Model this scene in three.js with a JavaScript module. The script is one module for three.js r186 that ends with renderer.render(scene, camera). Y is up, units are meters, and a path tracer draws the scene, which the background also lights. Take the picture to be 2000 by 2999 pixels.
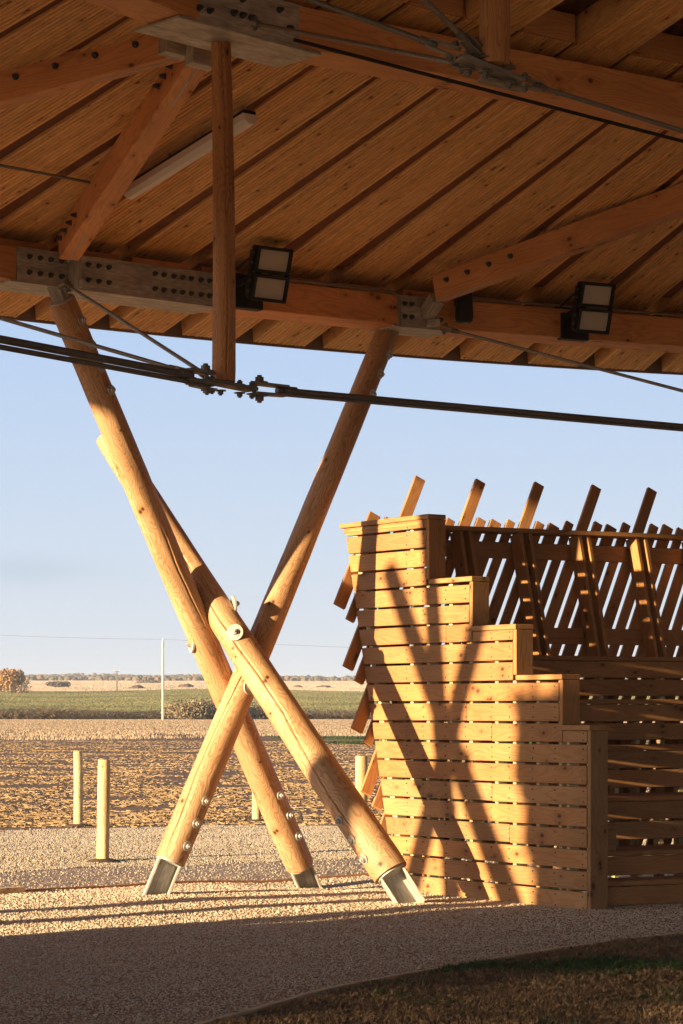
import * as THREE from 'three';
import { mergeGeometries } from 'three/addons/utils/BufferGeometryUtils.js';

// ---------------------------------------------------------------- camera, sky, sun, exposure
const F = 7000, EYE = 1.45, V0 = 2075, U0 = 1000;               // photo pixels: focal length, eye height, horizon row, centre column
const scene = new THREE.Scene();
const camera = new THREE.PerspectiveCamera(2 * Math.atan(1499.5 / F) * 180 / Math.PI, 683 / 1024, 0.1, 9000);
camera.position.set(0, EYE, 0);
camera.setViewOffset(683, 1024, 0, -(V0 - 1499.5) / 2999 * 1024, 683, 1024);
scene.add(camera);
const SUN_AZ = 36.0 * Math.PI / 180, SUN_EL = 7.2 * Math.PI / 180;
const SKY = .33, EXPO = 3.35;
const toSun = new THREE.Vector3(-Math.cos(SUN_AZ) * Math.cos(SUN_EL), Math.sin(SUN_EL), Math.sin(SUN_AZ) * Math.cos(SUN_EL));
{
  const w = 1024, h = 512, d = new Float32Array(w * h * 4);
  const keys = [[-90, .30, .25, .20], [-3, .42, .38, .34], [-.5, .64, .67, .71], [1.2, .625, .675, .745], [4, .55, .65, .785], [9, .43, .575, .81], [25, .22, .34, .56], [90, .10, .155, .27]].map(k => [k[0], k[1] * SKY, k[2] * SKY, k[3] * SKY]);
  for (let j = 0; j < h; j++) for (let i = 0; i < w; i++) {
    const el = ((j + .5) / h - .5) * 180, a = ((i + .5) / w - .5) * 2 * Math.PI;
    let k = 0; while (k < keys.length - 2 && keys[k + 1][0] < el) k++;
    const A = keys[k], B = keys[k + 1], t = Math.min(1, Math.max(0, (el - A[0]) / (B[0] - A[0])));
    const dir = new THREE.Vector3(Math.cos(a) * Math.cos(el * Math.PI / 180), Math.sin(el * Math.PI / 180), Math.sin(a) * Math.cos(el * Math.PI / 180));
    const cs = dir.dot(toSun), g = (Math.pow(Math.max(0, cs), 2) * 1.7 * Math.exp(-Math.max(0, el) / 7) + Math.pow(Math.max(0, cs), 60) * 1.0) * (el < -2 ? 0 : 1);
    // a thin bank of grey cloud low over the fields
    const azv = Math.atan2(dir.x, -dir.z) * 180 / Math.PI;
    const c = Math.exp(-Math.pow((azv + 7.6) / 1.6, 2)) * Math.exp(-Math.pow((el - 3.25) / .22, 2)) * .17;
    const o = (j * w + i) * 4;
    d[o] = (A[1] + (B[1] - A[1]) * t) * (1 - c) + g * 1.0; d[o + 1] = (A[2] + (B[2] - A[2]) * t) * (1 - c * .9) + g * .84; d[o + 2] = (A[3] + (B[3] - A[3]) * t) * (1 - c * .75) + g * .62; d[o + 3] = 1;
  }
  const tex = new THREE.DataTexture(d, w, h, THREE.RGBAFormat, THREE.FloatType);
  tex.mapping = THREE.EquirectangularReflectionMapping; tex.magFilter = tex.minFilter = THREE.LinearFilter; tex.needsUpdate = true;
  scene.background = tex; scene.environment = tex;
}
const sun = new THREE.DirectionalLight(new THREE.Color(1, .73, .41), 5);
sun.position.copy(toSun).multiplyScalar(60); sun.castShadow = true; sun.shadow.radius = 1.5;
sun.shadow.mapSize.set(4096, 4096);
Object.assign(sun.shadow.camera, { left: -40, right: 40, top: 30, bottom: -30, near: 1, far: 160 });
scene.add(sun, sun.target);
const renderer = new THREE.WebGLRenderer({ antialias: true });
renderer.setSize(683, 1024);
renderer.toneMapping = THREE.LinearToneMapping;
renderer.toneMappingExposure = EXPO;
renderer.shadowMap.enabled = true;

// ---------------------------------------------------------------- helpers
function rngOf(seed) { let a = seed >>> 0; return () => { a = (a + 0x6D2B79F5) >>> 0; let t = a; t = Math.imul(t ^ (t >>> 15), t | 1); t ^= t + Math.imul(t ^ (t >>> 7), t | 61); return ((t ^ (t >>> 14)) >>> 0) / 4294967296; }; }
const rnd = rngOf(7);
const V3 = (x, y, z) => new THREE.Vector3(x, y, z);
const P = (u, v, D) => V3((u - U0) / F * D, EYE - (v - V0) / F * D, -D);
const depthAt = (v, y) => (y - EYE) * F / (V0 - v);
const CX = 9.8, CD = 3.3;                                        // centre of the round pavilion (x, distance)
const rad = Math.PI / 180;
const pol = (az, r, y) => V3(CX + r * Math.cos(az * rad), y, -(CD + r * Math.sin(az * rad)));
const rOf = p => Math.hypot(p.x - CX, -p.z - CD);
const soffit = r => 4.58 + .19 * (20.18 - r);
function hitSoffit(u, v, off) { let a = 6, b = 26; for (let i = 0; i < 50; i++) { const m = (a + b) / 2, p = P(u, v, m); (p.y > soffit(rOf(p)) - off) ? b = m : a = m; } return P(u, v, a); }
// periodic gradient noise
function hash2(x, y, s) { let h = Math.imul(x, 374761393) ^ Math.imul(y, 668265263) ^ Math.imul(s, 2147483647 - 58); h = Math.imul(h ^ (h >>> 13), 1274126177); h ^= h >>> 16; return (h >>> 0) / 4294967296; }
function pn(x, y, px, py, s) {
  const xi = Math.floor(x), yi = Math.floor(y), fx = x - xi, fy = y - yi;
  const w = (t) => t * t * t * (t * (t * 6 - 15) + 10);
  const m = (a, n) => n ? ((a % n) + n) % n : a;
  const g = (ix, iy, dx, dy) => { const a = hash2(m(ix, px), m(iy, py), s) * 6.2831853; return Math.cos(a) * dx + Math.sin(a) * dy; };
  const u = w(fx), v = w(fy);
  const a = g(xi, yi, fx, fy), b = g(xi + 1, yi, fx - 1, fy), c = g(xi, yi + 1, fx, fy - 1), d = g(xi + 1, yi + 1, fx - 1, fy - 1);
  return (a + (b - a) * u + ((c + (d - c) * u) - (a + (b - a) * u)) * v) * 1.5;
}
function makeTex(w, h, fn, srgb = true) {
  const d = new Uint8Array(w * h * 4);
  for (let j = 0; j < h; j++) for (let i = 0; i < w; i++) {
    const c = fn(i / w, j / h), o = (j * w + i) * 4;
    for (let k = 0; k < 3; k++) d[o + k] = Math.max(0, Math.min(255, Math.round(c[k] * 255)));
    d[o + 3] = 255;
  }
  const t = new THREE.DataTexture(d, w, h, THREE.RGBAFormat);
  t.wrapS = t.wrapT = THREE.RepeatWrapping; t.magFilter = THREE.LinearFilter; t.minFilter = THREE.LinearMipmapLinearFilter; t.generateMipmaps = true;
  if (srgb) t.colorSpace = THREE.SRGBColorSpace;
  t.needsUpdate = true; return t;
}
// sawn lumber: 2.4 m along x, 0.6 m across
const TL = 2.4, TA = .6;
function lumberField(seed, knotN) {
  const r = rngOf(seed), knots = [];
  for (let i = 0; i < knotN; i++) knots.push([r(), r(), .5 + r() * .9, r()]);
  return (x, y) => {
    let ph = y * 16 + 2.6 * pn(x * 3, y * 5, 3, 5, seed) + .8 * pn(x * 9, y * 12, 9, 12, seed + 1), dark = 0;
    for (const k of knots) {
      let dx = Math.abs(x - k[0]); dx = Math.min(dx, 1 - dx); let dy = Math.abs(y - k[1]); dy = Math.min(dy, 1 - dy);
      const q = (dx * TL) ** 2 / (.045 * k[2]) ** 2 + (dy * TA) ** 2 / (.02 * k[2]) ** 2;
      if (q < 14) { ph += 2.2 * Math.exp(-q * .35); const e = (dx * TL) ** 2 / (.017 * k[2]) ** 2 + (dy * TA) ** 2 / (.012 * k[2]) ** 2; dark += Math.exp(-e * e) * (.22 + .24 * k[3]) + .12 * Math.exp(-q * .5); }
    }
    const s = .5 + .5 * Math.sin(ph * 6.2831853), late = Math.pow(s, 3);
    const fib = pn(x * 24, y * 180, 24, 180, seed + 2), blot = pn(x * 4, y * 3, 4, 3, seed + 3), fine = pn(x * 60, y * 90, 60, 90, seed + 5);
    return { t: .93 - .07 * late + .035 * fib + .06 * blot + .02 * fine, dark: Math.min(.55, dark), late, fib };
  };
}
const lumF = lumberField(11, 17), lumCache = lumF;
const lumberMap = makeTex(1024, 512, (x, y) => { const q = lumF(x, y); const t = q.t * (1 - q.dark); return [Math.min(1, t * 1.04), Math.pow(t, 1.22), Math.pow(t, 1.5)]; });
const lumberBump = makeTex(512, 512, (x, y) => { const q = lumF(x, y), v = .55 - .25 * q.late + .25 * q.fib - .3 * q.dark; return [v, v, v]; }, false);
// peeled log: 3 m along x, once round in 2 repeats
const LL = 3;
const logF = (() => {
  const r = rngOf(23), knots = []; for (let i = 0; i < 9; i++) knots.push([r(), r(), .6 + r() * .8]);
  return (x, y) => {
    let ph = 6.5 * (pn(x * 3, y * 2, 3, 2, 31) + .55 * pn(x * 8, y * 4, 8, 4, 32) + .22 * pn(x * 26, y * 8, 26, 8, 35)), dark = 0;
    for (const k of knots) {
      let dx = Math.abs(x - k[0]); dx = Math.min(dx, 1 - dx); let dy = Math.abs(y - k[1]); dy = Math.min(dy, 1 - dy);
      const q = ((dx * LL) ** 2 + (dy * .4) ** 2) / (.04 * k[2]) ** 2; ph += 2.4 * Math.exp(-q * .6);
      const e = ((dx * LL) ** 2 + (dy * .4) ** 2) / (.013 * k[2]) ** 2; dark += .5 * Math.exp(-e * e) + .1 * Math.exp(-q);
    }
    const s = .5 + .5 * Math.sin(ph * 6.2831853), late = s * s * s;
    const fib = pn(x * 40, y * 110, 40, 110, 33), blot = pn(x * 7, y * 2, 7, 2, 34), st = pn(x * 6, y * 26, 6, 26, 36);
    return { t: .90 - .13 * late + .05 * fib + .06 * blot + .07 * st, dark: Math.min(.75, dark), late, fib };
  };
})();
const logMap = makeTex(1024, 512, (x, y) => { const q = logF(x, y), t = q.t * (1 - q.dark); return [Math.min(1, t * 1.05), Math.pow(t, 1.3), Math.pow(t, 1.75)]; });
const logBump = makeTex(512, 512, (x, y) => { const q = logF(x, y), v = .55 - .3 * q.late + .25 * q.fib; return [v, v, v]; }, false);
const steelMap = makeTex(512, 512, (x, y) => {
  const a = pn(x * 9, y * 9, 9, 9, 51), b = pn(x * 34, y * 34, 34, 34, 52), c = pn(x * 6, y * 90, 6, 90, 53), v = .80 + .10 * a + .10 * b + .06 * c; return [v, v * .985, v * .96];
});
const steelRough = makeTex(256, 256, (x, y) => { const v = .55 + .2 * pn(x * 12, y * 12, 12, 12, 54); return [v, v, v]; }, false);
const osbMap = makeTex(512, 512, (x, y) => { const a = pn(x * 40, y * 14, 40, 14, 61), b = pn(x * 18, y * 44, 18, 44, 62), v = .72 + .18 * a + .16 * b; return [v, v * .84, v * .62]; });

const mats = {};
const wood = (name, r, g, b, rough = .72, bump = .0012) => mats[name] = new THREE.MeshStandardMaterial({ name, color: new THREE.Color().setRGB(r, g, b), map: lumberMap, bumpMap: lumberBump, bumpScale: bump, roughness: rough, vertexColors: true });
const M_BOARD = wood('stained_lumber', .44, .24, .088);
const M_SLAT = wood('stained_slat', .50, .27, .11);
const M_LAM = wood('spruce_lamination', .94, .62, .27, .68);
const M_GLU = wood('glulam', .80, .42, .17, .6);
const M_BLOCK = wood('blocking', .62, .33, .14, .75);
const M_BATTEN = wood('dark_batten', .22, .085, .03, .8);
const M_POST = wood('treated_post', .80, .68, .42, .8);
const M_EDGE = wood('edging_board', .46, .26, .14, .85);
const M_LOG = mats.log = new THREE.MeshStandardMaterial({ name: 'peeled_log', color: new THREE.Color().setRGB(.59, .42, .25), map: logMap, bumpMap: logBump, bumpScale: .0015, roughness: .62, vertexColors: true });
const M_STRUT = new THREE.MeshStandardMaterial({ name: 'strut_log', color: new THREE.Color().setRGB(.66, .38, .17), map: logMap, bumpMap: logBump, bumpScale: .0015, roughness: .65, vertexColors: true });
const M_GALV = new THREE.MeshStandardMaterial({ name: 'galvanised_steel', color: new THREE.Color().setRGB(.78, .77, .74), map: steelMap, metalness: .25, roughness: 1, roughnessMap: steelRough });
const M_ROD = new THREE.MeshStandardMaterial({ name: 'steel_rod', color: new THREE.Color().setRGB(.30, .285, .27), map: steelMap, metalness: .45, roughness: .6 });
const M_ROD2 = new THREE.MeshStandardMaterial({ name: 'galvanised_rod', color: new THREE.Color().setRGB(.42, .40, .37), map: steelMap, metalness: .4, roughness: .6 });
const M_BOLT = new THREE.MeshStandardMaterial({ name: 'bolt_steel', color: new THREE.Color().setRGB(.50, .49, .47), metalness: .6, roughness: .45 });
const M_BOLTD = new THREE.MeshStandardMaterial({ name: 'dark_bolt', color: new THREE.Color().setRGB(.09, .10, .11), metalness: .4, roughness: .5 });
const M_BLACK = new THREE.MeshStandardMaterial({ name: 'black_housing', color: new THREE.Color().setRGB(.018, .018, .019), roughness: .55, metalness: .2 });
const M_GLASS = new THREE.MeshStandardMaterial({ name: 'frosted_lens', color: new THREE.Color().setRGB(.62, .58, .53), roughness: .45 });
const M_WHITE = new THREE.MeshStandardMaterial({ name: 'white_diffuser', color: new THREE.Color().setRGB(.80, .78, .76), roughness: .5 });
const M_FASCIA = new THREE.MeshStandardMaterial({ name: 'fascia_metal', color: new THREE.Color().setRGB(.24, .19, .17), metalness: .2, roughness: .55 });
const M_DECK = new THREE.MeshStandardMaterial({ name: 'roof_sheathing', color: new THREE.Color().setRGB(.20, .12, .065), map: osbMap, roughness: .85 });

const used = {};
function numbered(n) { if (used[n] === undefined) { used[n] = 0; return n; } used[n]++; return n + '_' + String(used[n]).padStart(3, '0'); }
function thing(name, label, category, base, group) {
  const g = new THREE.Group(); g.name = numbered(name); g.userData = { label, category }; if (group) g.userData.group = group;
  g.position.copy(base); scene.add(g); g.updateMatrixWorld(true); return g;
}
function put(o, parent, name) {                                   // o is in world coordinates
  if (name) o.name = name; o.castShadow = o.receiveShadow = true;
  if (parent) { parent.updateWorldMatrix(true, false); o.updateMatrixWorld(true); parent.attach(o); } else scene.add(o);
  return o;
}
function tag(o, label, category, group, kind) { o.userData.label = label; if (category) o.userData.category = category; if (group) o.userData.group = group; if (kind) o.userData.kind = kind; o.name = numbered(o.name); return o; }

// chamfered box, long axis x, uv in metres of lumber; shear moves the -x end by shear*y; taper scales z at the +x end; toneV = vertex tone
function boxGeo(lx, ly, lz, c = .003, o = {}) {
  const h = [lx / 2, ly / 2, lz / 2], pos = [], nor = [], uv = [], col = [];
  const ou = o.ou ?? rnd(), ov = o.ov ?? rnd(), tone = o.tone ?? (.86 + .26 * rnd()), hue = (rnd() - .5) * .11, grey = o.grey ? o.grey * rnd() : 0;
  const vert = (s, ax) => { const p = [0, 1, 2].map(i => s[i] * (h[i] - (i === ax ? 0 : c))); if (o.shear && s[0] < 0) p[0] += o.shear * p[1]; if (o.shear2 && s[0] > 0) p[0] += o.shear2 * p[1]; if (o.taper) p[2] *= s[0] > 0 ? o.taper : 1; return p; };
  const tri = (a, b, d, ax) => {
    const A = V3(...a), B = V3(...b), D = V3(...d), n = B.clone().sub(A).cross(D.clone().sub(A)).normalize();
    const m = A.clone().add(B).add(D); if (n.dot(m) < 0) { n.negate();[B.x, B.y, B.z, D.x, D.y, D.z] = [D.x, D.y, D.z, B.x, B.y, B.z]; }
    for (const q of [A, B, D]) { pos.push(q.x, q.y, q.z); nor.push(n.x, n.y, n.z); const al = ax === 0 ? q.y : q.x, cr = ax === 1 ? q.z : ax === 2 ? q.y + .17 : q.z; uv.push(al / TL + ou, cr / TA + ov); col.push(tone * (1 + hue) * (1 - .06 * grey), tone * (1 + .08 * grey), tone * (1 - hue) * (1 + .3 * grey)); }
  };
  const quad = (a, b, d, e, ax) => { tri(a, b, d, ax); tri(a, d, e, ax); };
  for (let ax = 0; ax < 3; ax++) for (const s of [-1, 1]) {
    const i = (ax + 1) % 3, j = (ax + 2) % 3, q = (a, b) => { const t = [0, 0, 0]; t[ax] = s; t[i] = a; t[j] = b; return vert(t, ax); };
    quad(q(-1, -1), q(1, -1), q(1, 1), q(-1, 1), ax);
  }
  if (c > 0) {
    for (let ax = 0; ax < 3; ax++) { const i = (ax + 1) % 3, j = (ax + 2) % 3; for (const a of [-1, 1]) for (const b of [-1, 1]) { const q = (k, f) => { const t = [0, 0, 0]; t[ax] = k; t[i] = a; t[j] = b; return vert(t, f); }; quad(q(-1, i), q(1, i), q(1, j), q(-1, j), i === 0 ? j : i); } }
    for (const a of [-1, 1]) for (const b of [-1, 1]) for (const d of [-1, 1]) tri(vert([a, b, d], 0), vert([a, b, d], 1), vert([a, b, d], 2), 1);
  }
  const g = new THREE.BufferGeometry();
  g.setAttribute('position', new THREE.Float32BufferAttribute(pos, 3)); g.setAttribute('normal', new THREE.Float32BufferAttribute(nor, 3));
  g.setAttribute('uv', new THREE.Float32BufferAttribute(uv, 2)); g.setAttribute('color', new THREE.Float32BufferAttribute(col, 3));
  return g;
}
function orient(o, p0, p1, upHint = V3(0, 1, 0)) {
  const x = p1.clone().sub(p0).normalize(), y = upHint.clone().addScaledVector(x, -upHint.dot(x)).normalize(), z = x.clone().cross(y);
  o.quaternion.setFromRotationMatrix(new THREE.Matrix4().makeBasis(x, y, z)); o.position.copy(p0).add(p1).multiplyScalar(.5); return o;
}
// a straight timber or plate from p0 to p1: hgt along up, wid across
function bar(name, p0, p1, hgt, wid, mat, parent, o = {}) {
  const m = new THREE.Mesh(boxGeo(p0.distanceTo(p1), hgt, wid, o.c ?? .004, o), mat); orient(m, p0, p1, o.up);
  return put(m, parent, name);
}
function rod(name, p0, p1, r, mat, parent, seg = 10) {
  const g = new THREE.CylinderGeometry(r, r, p0.distanceTo(p1), seg); g.rotateZ(-Math.PI / 2);
  const m = new THREE.Mesh(g, mat); orient(m, p0, p1, Math.abs(p1.clone().sub(p0).normalize().y) > .95 ? V3(1, 0, 0) : undefined); return put(m, parent, name);
}
// hex bolt with washer; axis +x points out of the surface
const boltGeos = {};
function boltGeo(s) {
  const k = s.toFixed(4); if (boltGeos[k]) return boltGeos[k];
  const w = new THREE.CylinderGeometry(s * 1.75, s * 1.75, s * .3, 16), n = new THREE.CylinderGeometry(s, s, s * .95, 6), t = new THREE.CylinderGeometry(s * .52, s * .52, s * .5, 10);
  w.translate(0, s * .15, 0); n.translate(0, s * .75, 0); t.translate(0, s * 1.4, 0);
  const g = mergeGeometries([w, n, t]); g.rotateZ(-Math.PI / 2); return boltGeos[k] = g;
}
function studGeo(s) {
  const k = 's' + s; if (boltGeos[k]) return boltGeos[k];
  const w = new THREE.CylinderGeometry(s * 1.3, s * 1.3, s * .25, 14), n = new THREE.CylinderGeometry(s, s, s * 1.3, 6), t = new THREE.CylinderGeometry(s * .6, s * .6, s * .9, 10);
  w.translate(0, s * .12, 0); n.translate(0, s * .9, 0); t.translate(0, s * 1.95, 0);
  const g = mergeGeometries([w, n, t]); g.rotateZ(-Math.PI / 2); return boltGeos[k] = g;
}
function bolt(pos, dir, s, mat, parent, name = 'bolt') {
  const m = new THREE.Mesh(mat === M_BOLTD ? studGeo(s) : boltGeo(s), mat); m.position.copy(pos); m.quaternion.setFromUnitVectors(V3(1, 0, 0), dir.clone().normalize()); return put(m, parent, name);
}
// peeled log between two points with taper, bend, lumps and a drying check (a real groove)
function logGeo(L, r0, r1, seed, o = {}) {
  const n = Math.max(12, Math.round(L * 14)), m = 40, r = rngOf(seed), pos = [], uv = [], col = [], idx = [];
  const ca = o.crack ?? 1.2, off = r(), bend = (o.bend ?? .012), bph = r() * 6.28, tone = o.tone ?? 1;
  const angs = []; for (let i = 0; i <= m; i++) angs.push(i / m * 2 * Math.PI);
  const cw = (o.cw ?? .05); const list = [...angs.filter(a => Math.abs(a - Math.PI) > cw * 1.01).map(a => [a, 0]), [Math.PI - cw, 0], [Math.PI, 1], [Math.PI + cw, 0]].sort((a, b) => a[0] - b[0]);
  for (let j = 0; j <= n; j++) {
    const t = j / n, x = (t - .5) * L, R = r0 + (r1 - r0) * t;
    const tw = ca - Math.PI + .5 * pn(t * L * .8 + 3, seed, 0, 0, seed) + .06 * pn(t * L * 5, seed + 9, 0, 0, seed);
    const env = Math.max(0, Math.sin(Math.min(1, Math.max(0, (t - (o.c0 ?? .08)) / ((o.c1 ?? .92) - (o.c0 ?? .08)))) * Math.PI)) > .02 ? .55 + .45 * pn(t * L * 1.6, 5, 0, 0, seed + 4) : 0;
    const by = bend * Math.sin(t * Math.PI) * Math.cos(bph), bz = bend * Math.sin(t * Math.PI) * Math.sin(bph);
    const endr = Math.min(1, Math.min(t, 1 - t) * L / .012); const er = 1 - .035 * (1 - endr);
    for (const [a0, g] of list) {
      const a = a0 + tw, lump = 1 + .035 * pn(Math.cos(a) * 1.2 + 7, Math.sin(a) * 1.2 + t * L * 1.1, 0, 0, seed + 1) + .012 * pn(Math.cos(a) * 4, Math.sin(a) * 4 + t * L * 4, 0, 0, seed + 2);
      const rr = R * lump * er - (g ? Math.max(0, env) * R * .30 : 0);
      pos.push(x, by + rr * Math.cos(a), bz + rr * Math.sin(a)); uv.push((x + off * 7) / LL, a0 / (2 * Math.PI) * 2 + off);
      const tn = tone * (.95 + .1 * pn(t * L * 1.3, a0, 0, 0, seed + 6)); col.push(tn, tn, tn);
    }
  }
  const k = list.length;
  for (let j = 0; j < n; j++) for (let i = 0; i < k - 1; i++) { const a = j * k + i, b = a + 1, c = a + k, d = c + 1; idx.push(a, b, c, b, d, c); }
  for (const e of [0, 1]) {                                        // end grain
    const c0 = pos.length / 3, row = e * n * k; pos.push((e - .5) * L, 0, 0); uv.push(off, off); col.push(.86 * tone, .8 * tone, .76 * tone);
    const base = pos.length / 3;
    for (let i = 0; i < k; i++) { const q = (row + i) * 3; pos.push(pos[q], pos[q + 1], pos[q + 2]); uv.push(off + pos[q + 1] * .8, off + pos[q + 2] * .8); col.push(.86 * tone, .8 * tone, .76 * tone); }
    for (let i = 0; i < k - 1; i++) e ? idx.push(c0, base + i, base + i + 1) : idx.push(c0, base + i + 1, base + i);
  }
  const g = new THREE.BufferGeometry(); g.setAttribute('position', new THREE.Float32BufferAttribute(pos, 3)); g.setAttribute('uv', new THREE.Float32BufferAttribute(uv, 2)); g.setAttribute('color', new THREE.Float32BufferAttribute(col, 3));
  g.setIndex(idx); g.computeVertexNormals(); return g;
}
function log(name, p0, p1, r0, r1, seed, mat, parent, o = {}) {
  const m = new THREE.Mesh(logGeo(p0.distanceTo(p1), r0, r1, seed, o), mat); orient(m, p0, p1, o.up ?? V3(0, 0, 1)); return put(m, parent, name);
}

// ---------------------------------------------------------------- ground and land
const footA = P(906, 2600, 19.85), footB = P(457.6, 2618, 18.42), footC = P(1202, 2645, 17.80);
function gh(x, D) {
  const ga = (f, s) => Math.exp(-((x - f.x) ** 2 + (D + f.z) ** 2) / (2 * s * s));
  return .012 * pn(x * .7, D * .7, 0, 0, 71) + .006 * pn(x * 2.3, D * 2.3, 0, 0, 72) + (footA.y - .003) * ga(footA, .45) + (footB.y - .003) * ga(footB, .4);
}
const gravelTint = [];
const gravelMap = makeTex(1024, 1024, (x, y) => {
  // pebbles: nearest of jittered cells
  const n = 96; let best = 9, id = 0; const cx = Math.floor(x * n), cy = Math.floor(y * n);
  for (let a = -1; a <= 1; a++) for (let b = -1; b <= 1; b++) { const ix = ((cx + a) % n + n) % n, iy = ((cy + b) % n + n) % n, jx = cx + a + hash2(ix, iy, 81), jy = cy + b + hash2(ix, iy, 82); const d = Math.hypot(x * n - jx, y * n - jy); if (d < best) { best = d; id = hash2(ix, iy, 83); } }
  const dirt = .5 + .5 * pn(x * 6, y * 6, 6, 6, 84), e = best > .66 ? .72 : 1, v = (.74 + .26 * id) * e * (.9 + .12 * dirt);
  return [v, v * (.90 + .05 * id), v * (.78 + .08 * id)];
});
const gravelBump = makeTex(1024, 1024, (x, y) => {
  const n = 96; let best = 9, id = 0; const cx = Math.floor(x * n), cy = Math.floor(y * n);
  for (let a = -1; a <= 1; a++) for (let b = -1; b <= 1; b++) { const ix = ((cx + a) % n + n) % n, iy = ((cy + b) % n + n) % n, jx = cx + a + hash2(ix, iy, 81), jy = cy + b + hash2(ix, iy, 82); const d = Math.hypot(x * n - jx, y * n - jy); if (d < best) { best = d; id = hash2(ix, iy, 83); } }
  const v = Math.max(0, 1 - best * best * 1.6) * (.5 + .5 * id); return [v, v, v];
}, false);
const soilMap = makeTex(1024, 1024, (x, y) => {
  const a = pn(x * 8, y * 8, 8, 8, 91), b = pn(x * 40, y * 40, 40, 40, 92), c = pn(x * 150, y * 150, 150, 150, 93), v = .84 + .08 * a + .10 * b + .12 * c; return [v, v * .97, v * .93];
});
const soilBump = makeTex(512, 512, (x, y) => { const v = .5 + .25 * pn(x * 30, y * 30, 30, 30, 94) + .3 * pn(x * 90, y * 90, 90, 90, 95); return [v, v, v]; }, false);
// straw-strewn soil, 3 m square
const strawMap = makeTex(1024, 1024, (() => {
  const w = 1024, buf = new Float32Array(w * w), r = rngOf(101);
  for (let k = 0; k < 5200; k++) { let x = r() * w, y = r() * w; const a = r() * 6.28, L = 8 + r() * 26, t = .45 + .55 * r(), ww = r() < .3 ? 2 : 1; const dx = Math.cos(a), dy = Math.sin(a); for (let s = 0; s < L; s++) { for (let q = 0; q < ww; q++) buf[((Math.floor(y + q) % w + w) % w) * w + ((Math.floor(x) % w + w) % w)] = t; x += dx; y += dy; } }
  return (x, y) => { const s = buf[Math.floor(y * w) * w + Math.floor(x * w)], a = pn(x * 30, y * 30, 30, 30, 102), b = pn(x * 5, y * 5, 5, 5, 103), v = .52 + .07 * a + .06 * b, q = .45 + .4 * s; return s ? [q * .98, q * .82, q * .56] : [v, v * .80, v * .66]; };
})());
const groundMat = (name, r, g, b, map, bump, bs, period, rough = .95) => { const mk = t => { if (!t) return null; const c = t.clone(); c.repeat.set(1 / period, 1 / period); c.needsUpdate = true; return c; }; return new THREE.MeshStandardMaterial({ name, color: new THREE.Color().setRGB(r, g, b), map: mk(map), bumpMap: mk(bump), bumpScale: bs, roughness: rough, vertexColors: true }); };
const M_GRAVEL = groundMat('pea_gravel', .58, .45, .34, gravelMap, gravelBump, .008, 1.7);
const M_DIRT = groundMat('bare_dirt', .50, .365, .265, soilMap, soilBump, .012, 2.1);
const M_PATH = groundMat('gravel_path', .38, .285, .205, gravelMap, gravelBump, .014, 1.9);
const M_STUB = groundMat('stubble', .53, .38, .25, strawMap, soilBump, .012, 3.2);
const M_FALLOW = groundMat('fallow', .46, .345, .245, soilMap, soilBump, .28, 9);
const M_VERGE = groundMat('verge', .30, .21, .12, soilMap, soilBump, .05, 9);
const M_GREEN = groundMat('green_crop', .20, .215, .085, soilMap, soilBump, .5, 14);
const M_PALE = groundMat('ripe_field', .60, .47, .35, soilMap, soilBump, .9, 24);
const M_HILL = groundMat('hill', .17, .13, .095, soilMap, soilBump, 3, 90);
const M_LAWN = groundMat('dry_lawn', .20, .14, .085, soilMap, soilBump, .02, 1.6);
// ring-shaped sheet round a centre
function ringSheet(name, label, cx, cd, rs, azN, hf, mat, tint) {
  const pos = [], uv = [], col = [], idx = [];
  for (let j = 0; j < rs.length; j++) for (let i = 0; i <= azN; i++) {
    const a = (i % azN) / azN * 2 * Math.PI, x = cx + rs[j] * Math.cos(a), D = cd + rs[j] * Math.sin(a);
    pos.push(x, hf(x, D, rs[j], a), -D); uv.push(x, D); const t = tint ? tint(x, D, rs[j]) : [1, 1, 1]; col.push(...t);
  }
  const k = azN + 1;
  for (let j = 0; j < rs.length - 1; j++) for (let i = 0; i < azN; i++) { const a = j * k + i, b = a + 1, c = a + k, d = c + 1; idx.push(a, c, b, b, c, d); }
  const g = new THREE.BufferGeometry(); g.setAttribute('position', new THREE.Float32BufferAttribute(pos, 3)); g.setAttribute('uv', new THREE.Float32BufferAttribute(uv, 2)); g.setAttribute('color', new THREE.Float32BufferAttribute(col, 3)); g.setIndex(idx); g.computeVertexNormals();
  if (g.attributes.normal.getY(Math.floor(pos.length / 6)) < 0) { const ix = g.index.array; for (let i = 0; i < ix.length; i += 3) { const t = ix[i]; ix[i] = ix[i + 1]; ix[i + 1] = t; } g.computeVertexNormals(); }
  const m = new THREE.Mesh(g, mat); m.name = name; m.receiveShadow = m.castShadow = true; m.userData = { kind: 'structure', label }; scene.add(m); return m;
}
const lin = (a, b, n) => Array.from({ length: n + 1 }, (_, i) => a + (b - a) * i / n);
const geo = (a, b, n) => Array.from({ length: n + 1 }, (_, i) => a * Math.pow(b / a, i / n));
const patch = (s, f, amp, hue = 0) => (x, D) => { const v = 1 + amp * pn(x * f, D * f, 0, 0, s) + amp * .6 * pn(x * f * 3.1, D * f * 3.1, 0, 0, s + 1); const h = hue * pn(x * f * .6, D * f * .6, 0, 0, s + 2); return [v * (1 + h), v, v * (1 - h)]; };
ringSheet('gravel_floor', 'pale pea gravel floor under the round roof', CX, CD, [.01, 2, 4, 6, ...lin(8, 19.85, 60)], 720, gh, M_GRAVEL, patch(111, .35, .12, .05));
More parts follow.
